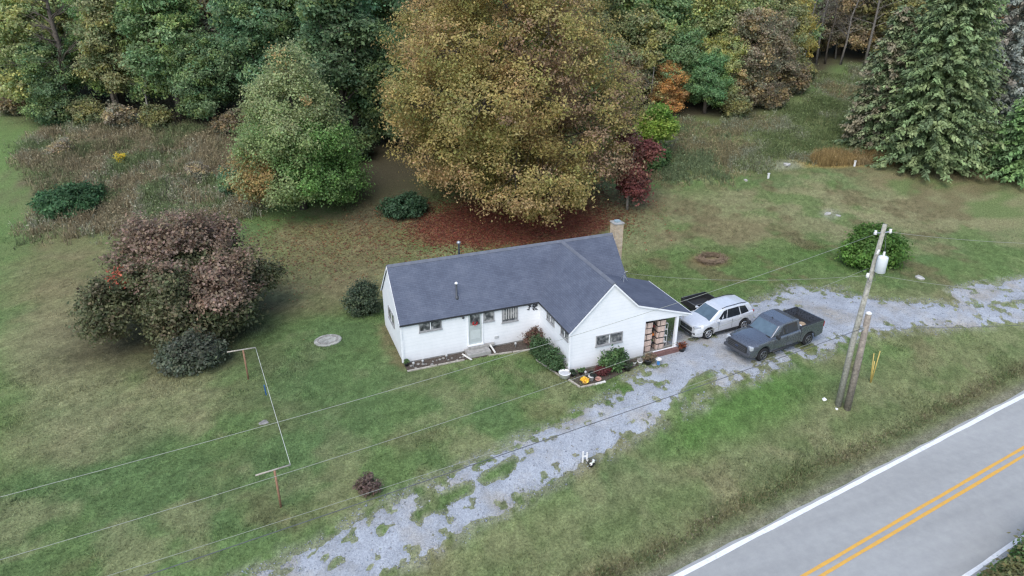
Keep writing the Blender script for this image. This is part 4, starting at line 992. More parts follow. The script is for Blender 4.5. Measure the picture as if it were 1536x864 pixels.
# edge shrubs of the wood
protos_s = []
def edge_shrub(x, y, c, sc, label, i):
    c = tuple(np.array(c) * .75)
    if not protos_s:
        t = broad_tree("edge_shrub", label, "shrub", at(x, y), [((0, 0, 1.2), (1.8, 1.7, 1.3)), ((1.1, .3, 1.7), (1.2, 1.2, 1.1)), ((-1.0, .2, 1.4), (1.2, 1.2, 1.0)), ((.1, -.5, 2.2), (1.0, 1.0, .9))], 260, 30, .26, .42, G1, 71, 2.2, .06, "shrubs along the edge of the wood", None, 80, "crown", inner=.3, bright=(.6, 1.4))
        t.scale = (sc,) * 3
        for ch in t.children:
            if ch.name.startswith("crown"): ch.color = (*c, 1)
        protos_s.append(t)
    else: copy_thing(protos_s[0], at(x, y), i * 1.3, sc, label, c)
SH = [(-29.5, 62.0, T_BROWN, .9, "brown shrub at the far left corner of the wood edge"), (-24.4, 56.2, T_DARK, 1.0, "dark shrub below the brown vine wrapped trunk"), (-21.0, 54.6, T_OLIVE, .9, "olive shrub right of the vine wrapped trunk"), (-18.0, 53.0, T_TAN, .8, "grey tan shrub behind the brown weeds"),
      (-14.6, 51.6, T_OLIVE, .8, "olive shrub left of the large deep green tree"), (-7.2, 46.8, T_BROWN, .8, "brown shrub at the right end of the weeds"), (-4.8, 41.0, T_DARK, .9, "dark shrub left of the tall green tree's base"), (-5.2, 34.0, T_BROWN, .8, "brown grey shrub beside the tall green tree"), (-7.6, 32.0, T_BLUE, .7, "blue green shrub at the lower edge of the weeds"),
      (3.4, 36.0, T_DARK, 1.0, "dark shrub in the gap between green tree and maple"), (27.6, 34.6, T_DARK, 1.0, "dark shrub right of the maple's foot"), (32.6, 34.6, T_BROWN, .8, "brown shrub in the dark gap right of the maple"), (35.8, 33.4, T_OLIVE, .7, "olive shrub left of the orange brown tree"),
      (45.2, 31.6, T_OLIVE, .8, "yellowish shrub right of the emerald tree"), (50.4, 32.8, T_BROWN, .9, "grey brown shrub at the meadow's back corner"), (56.6, 36.0, T_BROWN, 1.0, "brown shrub beside the meadow opening"), (60.8, 39.4, T_OLIVE, .8, "olive shrub at the top of the meadow opening"),
      (53.2, 21.5, T_OLIVE, .8, "olive shrub left of the shorter spruce"), (64.0, 24.0, T_DARK, 1.0, "dark shrub behind the shorter spruce"), (75.5, 24.5, T_BROWN, 1.2, "brown shrub behind the grey conifer's foot"), (-23.0, 46.5, T_TAN, .55, "grey tan shrub on the left margin of the weeds"), (-10.5, 36.5, T_TAN, .5, "pale shrub in the middle of the weeds")]
for i, (x, y, c, sc, lab) in enumerate(SH): edge_shrub(x, y, c, sc, lab, i)
# ------------------------------------------------------------------ flower bed, step and things about the house
rl = random.Random(12)
M_SOIL = pm("mulch", (.085, .07, .058), .95, .05, var=.5, scale=18, bump=.6)
def bed(name, poly, z=.03):
    o = MB().prism([(x, y, hz(x, y) - .05) for x, y in poly], (0, 0, z + .05)).build(name, M_SOIL); return tag(o, kind="structure")
bed("flower_bed", [(0.0, -.02), (0.05, -.80), (3.3, -.78), (7.2, -1.1), (7.9, -.02)])
bed("flower_bed", [(7.25, -1.12), (7.0, -2.2), (7.55, -4.3), (8.05, -5.55), (9.45, -5.55), (11.3, -5.0), (12.6, -4.6), (12.6, -4.1), (8.08, -4.1), (8.08, -.02), (7.9, -.02)], .028)
def plank(name, label, cat, p, q, w_, t_, mat, group=None):
    p, q = Vector(p), Vector(q); d = q - p; L = d.length; ang = math.atan2(d.y, d.x); pit = -math.asin(d.z / L)
    m_ = Matrix.Rotation(ang, 3, 'Z') @ Matrix.Rotation(pit, 3, 'Y')
    o = MB().box((0, 0, 0), (L, w_, t_), m=m_).build(name, mat, bevel=.006); o.location = (p + q) / 2
    return tag(o, label, cat, group)
M_EDGE = pm("weathered_edging", (.36, .33, .28), .9, .1, var=.3, scale=9); M_EDGE_W = pm("pale_edging", (.62, .60, .55), .85, .1, var=.15)
def gp(x, y, dz=0.): return (x, y, hz(x, y) + dz)
EG = "edging boards of the flower beds"
for (a, b_, w_, mat, lab) in [((.02, -.86), (1.7, -.83), .09, M_EDGE, "edging board at the house's left front corner"), ((1.75, -.84), (3.25, -.82), .09, M_EDGE, "edging board just left of the door step"), ((4.65, -.86), (6.0, -.98), .09, M_EDGE, "edging board just right of the door step"), ((6.05, -.99), (7.15, -1.12), .09, M_EDGE, "edging board near the inner corner shrub"),
                              ((6.98, -2.25), (7.5, -4.2), .09, M_EDGE, "edging board running along the wing's left bed"), ((7.78, -4.75), (8.02, -5.58), .10, M_EDGE, "short edging board beside the yellow flowers"), ((8.06, -5.62), (8.85, -5.62), .10, M_EDGE, "grey edging board in front of the yellow flowers"), ((8.88, -5.64), (9.5, -5.60), .11, M_EDGE_W, "whitish edging board in front of the white pot")]:
    plank("edging_board", lab, "edging", gp(*a, .03), gp(*b_, .03), w_, .09, mat, EG)
st_ = MB().box((4.18, -.42, .11), (1.35, .72, .26)).box((4.5, -.16, .29), (1.5, .22, .14)).build("door_step", M_CONC, bevel=.012); tag(st_, "grey concrete step below the front door", "step")
plank("leaning_board", "pale narrow board lying left of the door step", "board", gp(3.28, -.35, .14), gp(3.62, -1.0, .05), .10, .04, M_EDGE_W)
plank("leaning_board", "pale narrow board lying right of the door step", "board", gp(4.95, -.3, .36), gp(5.1, -.75, .05), .10, .04, M_EDGE_W)
M_WPOT = pm("white_pot", (.74, .73, .71), .5, .3, var=.06); M_DPOT = pm("dark_pot", (.035, .035, .037), .5, .4, var=.2); M_TERRA = pm("pink_terracotta", (.42, .24, .19), .8, .1)
def leaf_puff(parent, n, r, z, leaf, pal, seed, name="foliage"):
    V, F, C, _ = crown_arrays([((0, 0, z), (r, r, r * .8))], n, 22, leaf, r * .35, pal, seed); return fast_mesh(name, V, F, M_LEAF, parent, C)
def pot(name, label, x, y, r, h, mat, plant=None, cat="pot", seed=1, z=None, pr=None):
    t = thing(name, label, cat, gp(x, y, .02) if z is None else (x, y, z))
    MB().lathe([(r * .68, 0), (r * .9, h * .8), (r, h * .82), (r, h), (r * .85, h), (r * .82, h * .85)], (0, 0, 0), 14).build("pot", mat, t, True)
    if plant: leaf_puff(t, 14, (pr or r * 1.1), h + r * .4, .1, plant, seed)
    return t
GRN = [(.06, .10, .04), (.08, .13, .05)]
pot("flower_pot", "white pot with dark plant behind the whitish edging board", 8.86, -5.2, .17, .30, M_WPOT, [(.03, .035, .03), (.05, .05, .045)], seed=301)
pot("flower_pot", "black round pot right of the gable shrub", 11.15, -4.98, .26, .34, M_DPOT, [(.05, .065, .04)], seed=302)
pot("flower_pot", "white pot nearest the black pot by the wing wall", 11.72, -4.7, .13, .22, M_WPOT, [(.10, .09, .07)], seed=303, pr=.08)
pot("flower_pot", "white pot next to the pot of dried stalks", 12.08, -4.72, .16, .22, M_WPOT, [(.30, .29, .27)], seed=304, pr=.10)
pot("flower_pot", "dark pot of dried brown stalks at the porch corner", 12.5, -4.85, .24, .30, M_DPOT, [(.16, .12, .075), (.20, .16, .10)], seed=305, pr=.36)
pot("flower_pot", "small dark pot at the house's left front corner", .12, -.28, .13, .2, M_DPOT, GRN, seed=306)
pot("flower_pot", "small dark pot at the wing's front corner", 8.15, -4.5, .14, .2, M_DPOT, [(.04, .06, .035)], seed=307)
pot("flower_pot", "second small dark pot along the wing's gable wall", 8.62, -4.45, .14, .22, M_DPOT, GRN, seed=308)
pot("flower_pot", "pot of orange and red flowers at the foot of the porch post", 15.0, -4.35, .22, .26, M_DPOT, [(.16, .055, .03), (.09, .08, .045), (.12, .05, .04)], seed=309, pr=.24)
t = thing("yellow_mum", "bright yellow flower mound in the corner bed", "flowers", gp(8.42, -5.35, .02))
leaf_puff(t, 20, .17, .24, .09, [(.62, .42, .05), (.70, .52, .10), (.55, .33, .04)], 310, "flowers"); MB().lathe([(.13, 0), (.19, .16), (.16, .17)], (0, 0, 0), 12).build("pot", pm("ochre_pot", (.35, .22, .06), .7), t, True)
mb = MB(); mb.lathe([(.09, 0), (.17, .01), (.19, .06), (.15, .10), (.10, .07), (.09, .0)], (0, 0, 0), 16); o = mb.build("ring_planter", M_TERRA, smooth=True); o.location = gp(9.22, -5.3, .04); tag(o, "pink ring shaped planter beside the white pot", "planter")
t = thing("round_tub", "round white plastic tub standing by the wing's front corner", "tub", gp(7.7, -4.4, .02))
MB().lathe([(.26, 0), (.31, .26), (.33, .27), (.33, .30), (.29, .30), (.28, .12)], (0, 0, 0), 20).build("rim", M_WPOT, t, True); MB().lathe([(.27, .22), (.05, .24)], (0, 0, 0), 20).build("lid", pm("tub_lid", (.5, .51, .52), .5), t)
t = thing("bucket", "white bucket with a blue side standing on the gravel", "bucket", gp(12.98, -5.15, .03))
MB().lathe([(.12, 0), (.155, .33), (.165, .33), (.165, .37), (.14, .37), (.135, .2)], (0, 0, 0), 16).build("body", M_WPOT, t, True)
lb = MB(); a0 = 3.5
lb.add([(r_ * math.cos(a0 + k * .3), r_ * math.sin(a0 + k * .3), z_) for z_, r_ in ((.05, .128), (.29, .153)) for k in range(5)], [(k, k + 1, k + 6, k + 5) for k in range(4)]); lb.build("label_band", pm("blue_band", (.06, .20, .45), .5), t)
MB().tube([(.16 * math.cos(a), .02, .36 + .15 * math.sin(a)) for a in np.linspace(0, math.pi, 9)], .006, 4).build("handle", M_GALV, t)
# long planter along the porch edge
t = thing("long_planter", "long reddish planter trough along the porch edge", "planter", gp(13.95, -4.30, .0), .06)
MB().box((0, 0, .14), (1.75, .24, .22)).build("trough", pm("red_trough", (.17, .095, .085), .7, .2, var=.25), t, bevel=.01); MB().box((.05, .14, .27), (1.6, .05, .04)).build("rail", M_TRIM, t)
M_LGREY = pm("light_grey_plastic", (.42, .42, .41), .5, .3)
# solar lights along the front bed
def path_light(x, y, lab):
    t = thing("path_light", lab, "lamp", gp(x, y, .02), 0, "small white garden lights"); MB().tube([(0, 0, 0), (0, 0, .2)], .015, 6).build("stake", M_GALV, t); MB().lathe([(.03, .18), (.06, .2), (.07, .3), (.02, .34)], (0, 0, 0), 10).build("lamp_head", M_LGREY, t, True)
for x, y, lab in ((.45, -.55, "white garden light nearest the house's left front corner"), (.98, -.50, "white garden light below the wide front window"), (2.35, -.42, "white garden light midway to the front door"), (6.4, -.55, "white garden light right of the door near the corner shrub"), (8.75, -4.75, "white garden light by the wing's gable wall")): path_light(x, y, lab)
def rock(name, label, loc, r, seed, mat, cat="stone", sq=(1, 1, .6), group=None):
    bm = bmesh.new(); bmesh.ops.create_icosphere(bm, subdivisions=2, radius=1); g = np.random.default_rng(seed); ph = g.uniform(0, 6, 3)
    for v in bm.verts:
        k = 1 + .22 * math.sin(v.co.x * 3 + ph[0]) * math.sin(v.co.y * 3.4 + ph[1]) + .12 * math.sin(v.co.z * 5 + ph[2]); v.co = Vector((v.co.x * sq[0], v.co.y * sq[1], v.co.z * sq[2])) * k * r
    me = bpy.data.meshes.new(name); bm.to_mesh(me); bm.free(); me.materials.append(mat); o = bpy.data.objects.new(name, me); COL.objects.link(o); o.location = loc; o.rotation_euler = (0, 0, seed)
    return tag(o, label, cat, group)
M_ROCK = pm("field_stone", (.24, .23, .21), .95, .1, var=.35, scale=5, bump=.5)
BG = "stones lining the front flower bed"
for i in range(16):
    x = .35 + i * .21 + rl.uniform(-.05, .05)
    rock("bed_stone", "small grey stone in the front bed left of the door step", gp(x, -.62 + rl.uniform(-.1, .35), .05), rl.uniform(.05, .10), 400 + i, M_ROCK, group=BG)
# wreath figure on the door, ornament on the wall
t = thing("door_hanging", "red round door hanging with a black pointed hat on the front door", "decoration", (4.17, -.035, 1.86))
leaf_puff_o = MB()
for i in range(14):
    a = i * 2 * math.pi / 14; leaf_puff_o.lathe([(.02, -.03), (.055, 0), (.02, .03)], (.12 * math.cos(a), -.03, .11 * math.sin(a) - .08), 7)
leaf_puff_o.build("wreath", pm("red_fabric", (.38, .05, .05), .8, .1, var=.35, scale=14), t, True)
MB().lathe([(.12, .06), (.115, .075), (.06, .08), (.05, .14), (.015, .28)], (0, -.04, 0), 10).build("hat", M_DPOT, t, True)
MB().box((0, -.03, -.20), (.22, .03, .08)).build("ribbon", pm("white_ribbon", (.6, .55, .52), .7), t)
def ornament(label, x, s, n, seed):
    g = random.Random(seed); mb = MB()
    for i in range(n):
        cx, cz = x + g.uniform(-.10, .10) * s, 2.17 + g.uniform(-.17, .17) * s; a = g.uniform(0, 6.28); L, w_ = g.uniform(.09, .14) * s, .045 * s
        u = Vector((math.cos(a), 0, math.sin(a))); v = Vector((-u.z, 0, u.x)); c = Vector((cx, -.018 - .004 * i, cz))
        mb.prism([c - u * L, c + v * w_, c + u * L, c - v * w_], (0, -.003, 0))
    mb.tube([(x, -.012, 1.95), (x + .03, -.012, 2.2), (x, -.012, 2.36)], .008, 4); o = mb.build("metal_ornament", M_FASCIA); return tag(o, label, "wall ornament")
ornament("dark metal leaf ornament high on the wall nearest the inner corner", 7.80, 1.15, 12, 1); ornament("thinner dark metal leaf ornament left of the larger one on the wall", 7.45, .85, 7, 2)
# porch furniture
M_PLASTIC = pm("white_plastic", (.66, .66, .64), .45, .3, var=.08)
def chair(label, x, y, rz, mat, s=1.):
    t = thing("porch_chair", label, "chair", (x, y, .15), rz)
    MB().box((0, 0, .42 * s), (.48, .46, .04)).build("seat", mat, t, bevel=.01); bk = MB()
    for i in range(5): bk.box((-.2 + i * .1, .23, .70 * s), (.06, .025, .52 * s))
    bk.box((0, .23, .97 * s), (.48, .03, .06)); bk.build("backrest", mat, t)
    for sx in (-1, 1):
        for sy in (-1, 1): MB().tube([(sx * .20, sy * .19, .41 * s), (sx * .23, sy * .22, 0)], .02, 5).build("leg", mat, t)
        MB().tube([(sx * .24, .22, .62 * s), (sx * .25, -.2, .62 * s), (sx * .23, -.2, .40 * s)], .018, 5).build("armrest", mat, t)
chair("white porch chair at the back of the porch by the house wall", 13.05, -.75, .2, M_PLASTIC)
def pumpkin(label, x, y, z, r, seed):
    t = thing("pumpkin", label, "pumpkin", (x, y, z)); mb = MB(); n = 20; prof = [(.15, 0), (.75, .05), (1, .42), (.85, .75), (.35, .86), (.1, .78)]; vs_ = []
    for pr, pz in prof:
        for k in range(n):
            a = 2 * math.pi * k / n; q = r * pr * (1 + .09 * math.cos(a * 8)); vs_.append((q * math.cos(a), q * math.sin(a), pz * r * 1.5))
    fs = [(i * n + k, i * n + (k + 1) % n, (i + 1) * n + (k + 1) % n, (i + 1) * n + k) for i in range(len(prof) - 1) for k in range(n)]; fs += [tuple(range(n - 1, -1, -1)), tuple(range((len(prof) - 1) * n, len(prof) * n))]
    mb.add(vs_, fs).build("fruit", pm("pumpkin_orange", (.55, .16, .03), .5, .3, var=.15), t, True); MB().tube([(0, 0, r * 1.15), (.01, 0, r * 1.5), (.04, 0, r * 1.6)], [.03, .02, .025], 6).build("stem", pm("stem", (.14, .12, .05), .9), t)
# tan bundles stacked in two columns just inside the opening, clutter between and beside them
M_BALE = pm("tan_bundle", (.55, .42, .35), .85, .1, var=.22, scale=9, bump=.3); M_STRAP = pm("dark_strap", (.07, .06, .055), .8, .1)
place = ("lowest", "second", "third", "fourth", "topmost")
rp = random.Random(8)
for side, xc, w_ in (("left", 13.03, .52), ("right", 13.86, .48)):
    for i in range(5):
        t = thing("tan_bundle", "%s tan bundle of the %s stack in the porch opening" % (place[i], side), "bundle", (xc + rp.uniform(-.02, .02), -3.55 + rp.uniform(-.03, .03), .135 + i * .375), rp.uniform(-.05, .05), "tan bundles stacked on the porch")
        MB().box((0, 0, .175), (w_ + rp.uniform(-.03, .03), .62, .345)).build("bundle", M_BALE, t, bevel=.045)
        MB().box((0, 0, .36), (w_ + .03, .64, .022)).build("divider", M_STRAP, t)
        MB().box((-.12, 0, .175), (.03, .645, .352)).build("strap", M_BALE if i % 2 else M_STRAP, t, bevel=.004)
t = thing("narrow_rack", "narrow dark rack between the two stacks of tan bundles", "rack", (13.45, -3.5, .13))
for sx in (-.13, .13):
    for sy in (-.2, .2): MB().tube([(sx, sy, 0), (sx, sy, 1.75)], .012, 5).build("leg", M_DPOT, t)
for z in (.35, .80, 1.22, 1.62): MB().box((0, 0, z), (.28, .42, .02)).build("shelf", M_DPOT, t)
pumpkin("orange pumpkin on the narrow rack between the tan stacks", 13.45, -3.56, .945, .13, 1)
pot("flower_pot", "dark red flowers in a black pot on the narrow rack", 13.45, -3.55, .09, .13, M_DPOT, [(.20, .045, .04), (.08, .03, .03)], seed=312, z=1.362, pr=.11)
pot("flower_pot", "white pot on the lowest shelf of the narrow rack", 13.45, -3.55, .09, .14, M_WPOT, GRN, seed=313, z=.492, pr=.08)
t = thing("white_rack", "white wire rack beside the right stack of tan bundles", "rack", (14.27, -3.5, .13))
for sx in (-.10, .10):
    for sy in (-.2, .2): MB().tube([(sx, sy, 0), (sx, sy, 1.5)], .012, 5).build("leg", M_PLASTIC, t)
for z in (.3, .7, 1.1, 1.48): MB().box((0, 0, z), (.22, .42, .02)).build("shelf", M_PLASTIC, t)
for i, (z, lab) in enumerate(((.442, "white jug on the lowest shelf of the white rack"), (.842, "white jug on the second shelf of the white rack"), (1.242, "white jug on the third shelf of the white rack"))):
    t = thing("jug", lab, "jug", (14.26, -3.52, z)); MB().lathe([(.08, 0), (.085, .16), (.03, .22), (.03, .26)], (0, 0, 0), 12).build("body", M_LGREY if i == 1 else M_WPOT, t, True); MB().lathe([(.034, .26), (.034, .29)], (0, 0, 0), 10).build("cap", M_DPOT, t)
for i, (x, y, h_) in enumerate(((12.72, -3.75, .42), (12.72, -2.9, .5), (12.74, -2.2, .36))):
    bxm = MB().box((x, y, .14 + h_ / 2), (.12, .34, h_)).build("storage_box", M_WPOT if i % 2 else M_DPOT, bevel=.01); tag(bxm, ["black box against the porch wall, nearest the opening", "white box against the porch wall between two dark ones", "black box against the porch wall, farthest back"][i], "box")

# ------------------------------------------------------------------ clothesline
M_RUST = pm("rusty_post", (.26, .15, .095), .85, .2, var=.3, scale=8); M_LINE = pm("white_cord", (.62, .62, .58), .7, .1, var=.05)
def line_post(label, x, y, a0, a1, h_):
    t = thing("clothesline_post", label, "post", gp(x, y)); MB().tube([(0, 0, -.2), (0, 0, h_)], .045, 8).build("post", M_RUST, t, True); MB().tube([(a0[0], a0[1], h_ + .02), (a1[0], a1[1], h_ + .02)], .035, 7).build("crossarm", M_EDGE, t, True)
    return t
line_post("rusty T shaped clothesline post nearest the dogwood", -8.0, 1.5, (-.78, .05), (.62, .02), 1.78); line_post("rusty T shaped clothesline post nearest the drive", -7.2, -9.2, (-.72, -.05), (.62, .12), 1.85)
def wire(name, label, pts, r, mat, cat="wire", group=None):
    o = MB().tube(pts, r, 5).build(name, mat, smooth=True); return tag(o, label, cat, group)
def sag(p, q, d, n=14): 
    p, q = np.array(p, float), np.array(q, float); return [tuple(p + (q - p) * f + np.array([0, 0, -4 * d * f * (1 - f)])) for f in np.linspace(0, 1, n)]
wire("clothesline", "white cord strung between the two rusty T posts", sag((-7.38, 1.52, hz(-8, 1.5) + 1.80), (-6.58, -9.08, hz(-7.2, -9.2) + 1.87), .05), .010, M_LINE, "clothesline")
o = MB().prism([(-7.22, -2.3, 1.74), (-7.20, -2.62, 1.74), (-7.19, -2.56, 1.28), (-7.21, -2.36, 1.28)], (.05, 0, 0)).build("peg_bag", pm("blue_cloth", (.03, .10, .26), .8, .1, var=.3, scale=9), bevel=.01); tag(o, "small blue cloth bag hanging on the clothesline", "bag")

# ------------------------------------------------------------------ utility poles and wires
M_POLE = pm("weathered_pole", (.31, .30, .255), .9, .1, var=.35, scale=7, bump=.4); M_POLE_D = pm("old_pole", (.24, .21, .175), .9, .1, var=.4, scale=6, bump=.5); M_TANK = pm("pale_tank", (.62, .65, .67), .4, .4, var=.06)
M_WIRE = pm("aluminium_wire", (.31, .32, .27), .6, .3, .0, var=.05); M_CABLE = pm("black_cable", (.10, .105, .115), .6, .3, var=.2)
PX, PY = 20.45, -10.72; PZ = hz(PX, PY); PT = 9.05
up = thing("utility_pole", "tall weathered utility pole carrying a pale transformer", "utility pole", (PX, PY, 0))
MB().tube([(0, 0, PZ - .3), (.0, 0, 3), (.30, 0, PT)], [.165, .145, .10], 10).build("pole", M_POLE, up, True)
tk = MB().lathe([(.17, 0), (.235, .05), (.235, .78), (.215, .83), (.08, .88)], (.25, -.36, 6.75), 16).build("transformer", M_TANK, up, True)
MB().lathe([(.05, 0), (.07, .04), (.04, .08), (.07, .12), (.04, .16), (.05, .22)], (.25, -.36, 7.6), 8).build("bushing", M_WPOT, tk, True)
MB().box((.22, -.15, 7.15), (.10, .16, .5)).build("hanger", M_GALV, tk)
for sx, lb_ in ((-1, 0), (1, 1)):
    MB().tube([(.28, 0, 8.62), (.28 + sx * .35, -.05 * sx, 8.66)], .03, 6).build("bracket", M_GALV, up); MB().lathe([(.05, 0), (.085, .03), (.05, .06), (.085, .09), (.05, .12), (.06, .2)], (.28 + sx * .40, -.05 * sx, 8.58), 10).build("insulator", M_WPOT, up, True)
MB().tube([(.2, -.12, 7.75), (-.02, -.26, 7.9), (-.10, -.28, 7.72)], [.03, .045, .05], 7).build("fuse_cutout", M_WPOT, up, True)
MB().tube([(.42, -.06, 8.6), (.42, -.2, 8.0), (.34, -.3, 7.65)], .012, 4).build("jumper_wire", M_CABLE, up); MB().lathe([(.06, -.1), (.08, 0), (.06, .14)], (-.16, -.1, 6.55), 8).build("service_clamp", M_WPOT, up, True)
MB().tube([(.1, -.2, 6.75), (.14, -.32, 6.35), (-.1, -.22, 6.3), (-.18, -.1, 6.55)], .014, 4).build("service_loop", M_CABLE, up)
SX, SY = 20.72, -11.08
sp2 = thing("old_pole_stub", "cut off old pole standing against the taller utility pole", "utility pole", (SX, SY, 0))
MB().tube([(0, 0, hz(SX, SY) - .3), (.02, .03, 2), (.04, .1, 4.55)], [.18, .165, .14], 10).build("pole", M_POLE_D, sp2, True); MB().lathe([(.145, 0), (.15, .06), (.06, .12)], (.04, .1, 4.52), 10).build("cap", M_WPOT, sp2, True)
MB().box((-.13, .12, 3.75), (.16, .18, .14)).build("clamp", M_GALV, sp2)
U2 = np.array([-.988, -.154])
def run(z0, z1, L, d, start=(PX, PY), dirv=U2, n=24): return sag((start[0], start[1], z0), (start[0] + dirv[0] * L, start[1] + dirv[1] * L, z1), d, n)
wire("power_wire", "top power wire crossing the lawn to the left, farthest from the road", run(8.62, 9.3, 52, 1.05, (PX - .12, PY + .02)), .0078, M_WIRE)
wire("power_wire", "second power wire below the top one, ending left of the clothesline", run(6.95, 7.6, 52, 1.15, (PX - .2, PY - .1)), .0078, M_WIRE)
wire("phone_cable", "thin cable over the drive, just above the lowest cable", run(3.9, 6.1, 52, .55, (SX - .15, SY + .2)), .007, M_WIRE)
wire("phone_cable", "thick dark cable crossing low in front of the pickup truck", run(3.75, 5.2, 52, .25, (SX - .15, SY + .1)), .014, M_CABLE)
wire("service_drop", "twisted pale service wire from the pole to the porch roof", sag((PX - .2, PY - .05, 6.55), (13.3, -.35, porch_z(13.3) + .55), .35), .007, M_WIRE)
RD = np.array([.985, -.172])
wire("power_wire", "top power wire leaving the pole towards the right edge", sag((PX + .68, PY, 8.62), (PX + 30, PY - 5.2, 7.6), 1.15, 24), .008, M_WIRE)
wire("power_wire", "lower power wire leaving the pole towards the right edge", sag((PX + .15, PY - .1, 6.6), (PX + 30, PY - 5.2, 5.6), 1.75, 24), .008, M_WIRE)
wire("phone_cable", "low dark cable sagging right from the old pole stub", sag((SX + .05, SY + .1, 3.75), (SX + 30, SY - 5.2, 3.2), .75, 24), .010, M_CABLE)
M_YEL = pm("yellow_plastic", (.52, .39, .12), .5, .3, var=.1)
BX, BY = 23.66, -9.75
for dx_, dy_, h_, lab in ((-.25, .05, 1.85, "left one of the three yellow stakes behind the pole"), (-.10, .02, 1.35, "shortest, middle one of the three yellow stakes"), (.10, .0, 1.95, "right one of the three yellow stakes behind the pole")):
    o = MB().tube([(BX + dx_ * .15, BY, hz(BX, BY) - .1), (BX + dx_, BY + dy_, hz(BX, BY) + h_)], .028, 7).build("yellow_stake", M_YEL, smooth=True); tag(o, lab, "stake", "yellow guy markers")
rock("stone", "white stone on the grass just left of the pole foot", gp(20.0, -10.2, .04), .12, 501, M_WPOT); rock("stone", "small white stone in front of the pole foot", gp(20.15, -10.95, .03), .08, 502, M_WPOT)

# ------------------------------------------------------------------ small things on the lawns
t = thing("yard_marker", "white H shaped yard marker beside the drive", "yard marker", gp(5.85, -10.55), -.2)
for x, h_ in ((-.10, .62), (.09, .55)): MB().box((x, 0, h_ / 2 - .02), (.065, .05, h_ + .04)).build("stake", M_WPOT, t, bevel=.005)
MB().box((0, .005, .34), (.14, .035, .06)).build("crossbar", M_WPOT, t)
pot("flower_pot", "black pot of white flowers beside the white yard marker", 6.02, -10.85, .14, .16, M_DPOT, [(.62, .62, .60), (.10, .10, .08), (.66, .66, .62)], seed=311, pr=.17)
t = thing("well_cover", "oval grey stone slab set in the lawn left of the house", "stone slab", gp(-3.5, 4.1), .1)
sl = MB().lathe([(.78, -.05), (.80, .05), (.74, .09), (.70, .09)], (0, 0, 0), 22); o = sl.build("slab", pm("mossy_stone", (.30, .30, .27), .95, .1, var=.4, scale=4, bump=.5), t); o.scale = (1, .85, 1)
for i in range(9): MB().box((.55 * math.cos(i * .7), .46 * math.sin(i * .7), .10), (.3, .1, .03), i * .7 + 1.57).build("stone", M_ROCK, t, bevel=.01)
for (x, y, r_, sq, lab) in ((38.5, 9.7, .34, (1.2, .6, .3), "larger pale rock in the brown back field"), (39.1, 9.1, .22, (1, .8, .3), "smaller pale rock beside the larger one in the back field"), (42.2, 19.3, .36, (1.1, .9, .4), "grey white rock at the meadow's lower edge"), (36.4, 17.9, .25, (1, .7, .5), "pale rock left of the grey white rock in the meadow"), (36.0, -1.8, .35, (1.1, .8, .3), "flat pale rock between the round bush and the drive")):
    rock("field_rock", lab, gp(x, y, r_ * .1), r_, int(x), pm("pale_rock", (.42, .41, .38), .95, .1, var=.3, scale=3, bump=.6), sq=sq)
for x, y, h_, lab in ((48.0, 16.7, .5, "white marker post in front of the golden grass"), (38.6, 17.5, .45, "white marker post left of the golden grass")):
    t = thing("marker_post", lab, "post", gp(x, y)); MB().box((0, 0, h_ / 2), (.16, .12, h_)).build("post", M_WPOT, t, bevel=.01); MB().box((0, 0, h_ + .03), (.20, .16, .06)).build("cap", M_WPOT, t)
bp_ = MB(); g = np.random.default_rng(9)
for i in range(420):
    a, r0 = g.uniform(0, 6.28), g.uniform(.55, 1.15); p = np.array([r0 * math.cos(a), r0 * .8 * math.sin(a), g.uniform(.02, .28)]); d = np.array([math.cos(a + 1.57 + g.normal(0, .5)), math.sin(a + 1.57 + g.normal(0, .5)), g.normal(0, .25)]) * g.uniform(.2, .45)
    bp_.tube([p - d, p + d], .013, 3, False)
o = bp_.build("brush_pile", pm("dry_twigs", (.22, .165, .11), .9, .1, var=.4, scale=3)); o.location = gp(24.4, 6.0); tag(o, "round heap of dry brown twigs on the lawn behind the vehicles", "brush pile", kind="stuff")
rock("stone", "pale bare stone in the lawn beside the clothesline", gp(-7.5, -2.9, .0), .22, 503, M_ROCK, sq=(1.2, 1, .25))
# ------------------------------------------------------------------ vehicles
def paint(name, col, metallic=.3, rough=.28):
    m, nt, b = new_mat(name, rough, .5, metallic); b.inputs["Coat Weight"].default_value = 1.0; b.inputs["Coat Roughness"].default_value = .08
    n = tex_noise(nt, 5., 6, .7); c = np.array(col); r = ramp(nt, n.outputs[0], [(.3, tuple(c * .90)), (.7, tuple(c * 1.06))]); nt.links.new(r.outputs[0], b.inputs["Base Color"])
    n2 = tex_noise(nt, 9., 5, .7); r2 = ramp(nt, n2.outputs[0], [(.3, (rough * .8,) * 3), (.75, (rough * 1.7,) * 3)]); nt.links.new(r2.outputs[0], b.inputs["Roughness"])
    return m
M_SUV = paint("silver_white_paint", (.66, .68, .70), .25, .3); M_TRUCK = paint("slate_grey_paint", (.108, .120, .143), .4, .24)
M_AUTOGL = pm("auto_glass", (.02, .024, .028), .04, .7, var=.2); M_SCREEN = pm("windscreen_sky_glass", (.085, .125, .155), .04, .9, var=.25, scale=2.)  # windscreen base lightened to blue, painting in the sky's reflection
M_RUB = pm("tyre_rubber", (.022, .022, .023), .85, .2, var=.2); M_BLK = pm("black_plastic", (.03, .031, .033), .6, .3, var=.2); M_RIM = pm("alloy_rim", (.42, .43, .44), .35, .5, .7, var=.1)
M_RIM_D = pm("dark_alloy_rim", (.14, .145, .15), .35, .5, .6, var=.1)
M_LAMP = pm("headlamp", (.40, .42, .44), .10, .6, var=.2, scale=20); M_TAIL = pm("tail_lamp", (.30, .02, .02), .25, .5); M_CHROME = pm("chrome", (.55, .56, .57), .2, .6, .9)
